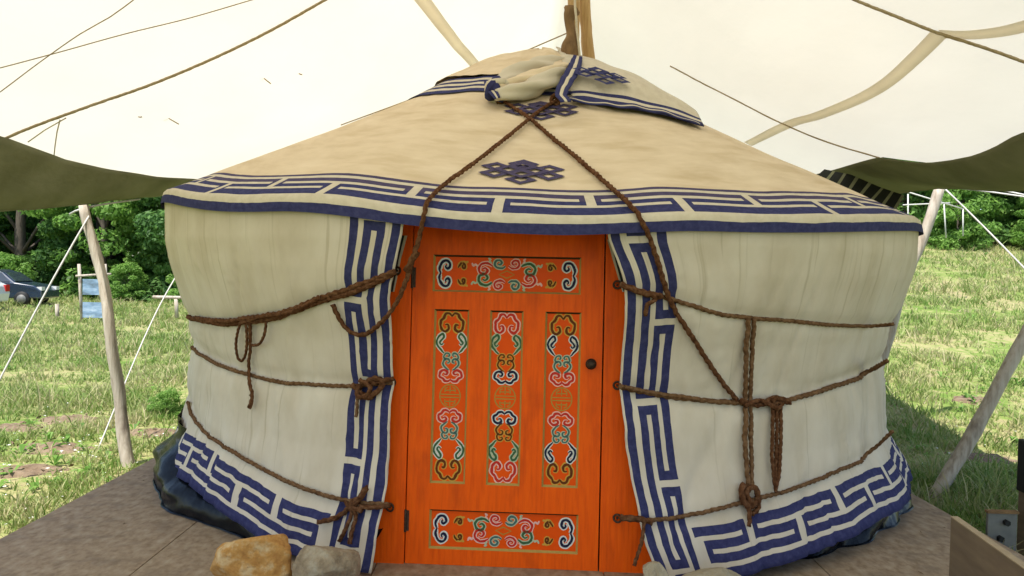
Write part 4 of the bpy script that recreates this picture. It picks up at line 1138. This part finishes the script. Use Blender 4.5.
for i in range(8): tree([2,0][i%2],11+i*3.6,45+(i%2)*1.5,1.2,random.uniform(0,6),'taller dark tree in the second row of the wood on the right','tree','second row of trees on the right')
for i,(x,y,s,lab) in enumerate(((13.6,31.5,.32,'low round bush in the meadow beside the pipe frame'),(19.2,34.5,.55,'bright bush at the foot of the trees on the right slope'),(22.6,34,.5,'rightmost bush at the foot of the trees on the right slope'),(-24.0,38.2,.42,'bush behind the dark blue car'),(-18.3,38,.4,'bush right of the notice board'),(-14.8,37,.42,'bush next to the left wall of the yurt beyond the bench'))):
    tree(3,x,y,s,i*1.3,lab,'bush','bushes along the wood edge','bush')
def farwood():
    nr=np.random.RandomState(4); n=42000
    x=nr.uniform(-75,75,n); y=60+nr.uniform(0,1,n)*6; top=15+3*np.sin(x*.21)+2*np.sin(x*.53+1); z=nr.uniform(0,1,n)**.8*top-1+np.array([gz(a,60) for a in (0,)])[0]*.5
    p=np.stack([x,y+1.5*np.sin(x*.9)+1.2*np.sin(z*.8+x*.3),z],1); d=nr.normal(size=(n,3))+np.array([0,-.6,.6]); d/=np.linalg.norm(d,axis=1)[:,None]
    t1=np.cross(d,nr.normal(size=(n,3))); t1/=np.linalg.norm(t1,axis=1)[:,None]; t2=np.cross(d,t1); s=.38*nr.uniform(.6,1.4,n)[:,None]
    v=np.stack([p-t1*s,p+t2*s*.5,p+t1*s,p-t2*s*.5],1).reshape(-1,3)
    me=bpy.data.meshes.new('far_wood'); me.from_pydata(v.tolist(),[],np.arange(n*4).reshape(-1,4).tolist()); me.materials.append(M['leafC'])
    tag(link('far_wood',me),'dense dark wood closing the view behind the nearer trees','wood',kind='stuff')
farwood()
# a leafy weed clump against the yurt on the left
tree(3,-4.25,9.9,.09,1.0,'small leafy plant in the grass just left of the yurt wall','plant',None,'plant')

# ------------------------------------------------------------------ far left: cars, notice board, rail
def car(x,y,rz,paint,label):
    r=empty('parked_car',(x,y,gz(x,y)),rz); tag(r,label,'car','cars parked at the wood edge')
    def P(mb,name,mat,par=r):
        me_o=mb.build(name,mat); me=me_o.data; bpy.data.objects.remove(me_o); return link(name,me,par,False)
    import bmesh
    prof=[(-2.0,.32),(-2.05,.62),(-1.98,.92),(-1.75,1.02),(-1.35,1.42),(-.9,1.50),(.1,1.48),(.45,1.38),(1.0,.98),(1.75,.86),(2.03,.66),(2.05,.34)]
    mb=MB(); n=len(prof); ws=[.80,.84,.84,.83,.66,.62,.62,.64,.80,.80,.78,.78]
    vs=[(p[0],-w,p[1]) for p,w in zip(prof,ws)]+[(p[0],w,p[1]) for p,w in zip(prof,ws)]
    fs=[(i,(i+1)%n,n+(i+1)%n,n+i) for i in range(n)]+[tuple(range(n-1,-1,-1)),tuple(range(n,2*n))]
    mb.add(vs,fs); b=P(mb,'body',M[paint]); md=b.modifiers.new('b','BEVEL'); md.width=.05; md.segments=2; md.limit_method='ANGLE'
    for s in (-1,1):
        mb=MB()
        for (xa,xb,xc,xd) in ((-1.55,-.55,-.55,-1.2),(-.48,.82,.42,-.48)):
            mb.add([(xa,s*.835,1.0),(xb,s*.825,1.0),(xc,s*.655,1.38),(xd,s*.655,1.38)],[(0,1,2,3)])
        o=P(mb,'side_window',M['glass']); md=o.modifiers.new('s','SOLIDIFY'); md.thickness=.02; md.offset=0
    mb=MB(); mb.add([(.52,-.58,1.37),(.52,.58,1.37),(.98,.70,1.02),(.98,-.70,1.02)],[(0,1,2,3)]); o=P(mb,'windscreen',M['glass']); md=o.modifiers.new('s','SOLIDIFY'); md.thickness=.03; md.offset=0
    mb=MB(); mb.add([(-1.40,-.58,1.38),(-1.40,.58,1.38),(-1.75,.70,1.05),(-1.75,-.70,1.05)],[(0,1,2,3)]); o=P(mb,'rear_window',M['glass']); md=o.modifiers.new('s','SOLIDIFY'); md.thickness=.03; md.offset=0
    for s in (-1,1):
        mb=MB(); mb.box((1.93,s*.62,.74),(.10,.14,.07)); P(mb,'headlight',M['lampclear'])
        mb=MB(); mb.box((-2.0,s*.66,.82),(.05,.13,.12)); P(mb,'tail_light',M['lampred'])
        for wx in (-1.28,1.28):
            mb=MB(); mb.tube([(wx,s*.64,.31),(wx,s*.68,.31),(wx,s*.80,.31),(wx,s*.84,.31)],[.26,.31,.31,.28],18); w=P(mb,'wheel',M['black'])
            mb=MB(); mb.tube([(wx,s*.83,.31),(wx,s*.85,.31)],[.19,.18],14); P(mb,'rim',M['grey'],w)
    return r
c=at(14,318,26); car(c.x-4.6,29,R(184),'carwhite','pale hatchback parked at the left picture edge before the trees')
c=at(46,318,31); car(c.x-3.1,33,R(5),'carblue','dark blue hatchback parked right of the pale one')
nb=empty('notice_board',at(94,318,25)); tag(nb,'wooden frame with two blue picture panels, half behind the leaning pole','notice board')
def bar(par,name,a,b,r,mat,Y):
    mb=MB(); mb.tube([at(*a,Y),at(*b,Y)],r,8); return mb.build(name,M[mat],par)
bar(nb,'post',(79,264),(82,322),.05,'polew',25); bar(nb,'post',(105,264),(107,322),.05,'polew',25); bar(nb,'rail',(76,276),(111,274),.035,'polew',24.95)
for a,b in (((83,279),(104,295)),((83,302),(104,318))):
    mb=MB(); p0,p1=at(*a,24.9),at(*b,24.9); mb.box(((p0.x+p1.x)/2,24.9,(p0.z+p1.z)/2),((p1.x-p0.x)/2,.02,(p0.z-p1.z)/2)); mb.build('picture_panel',M['poster'],nb)
rl=empty('hitching_rail',at(176,316,25)); tag(rl,'plain wooden rail on a post in the meadow just left of the yurt','rail')
bar(rl,'beam',(153,297),(200,298),.05,'polew',25); bar(rl,'post',(176,299),(177,318),.06,'polew',25); bar(rl,'post',(198,299),(198,318),.06,'polew',25)
mb=MB(); mb.tube([at(57,304,26),at(57.5,322,26)],.06,8); tag(mb.build('stake',M['polew']),'short wooden stake in the meadow right of the cars','stake')
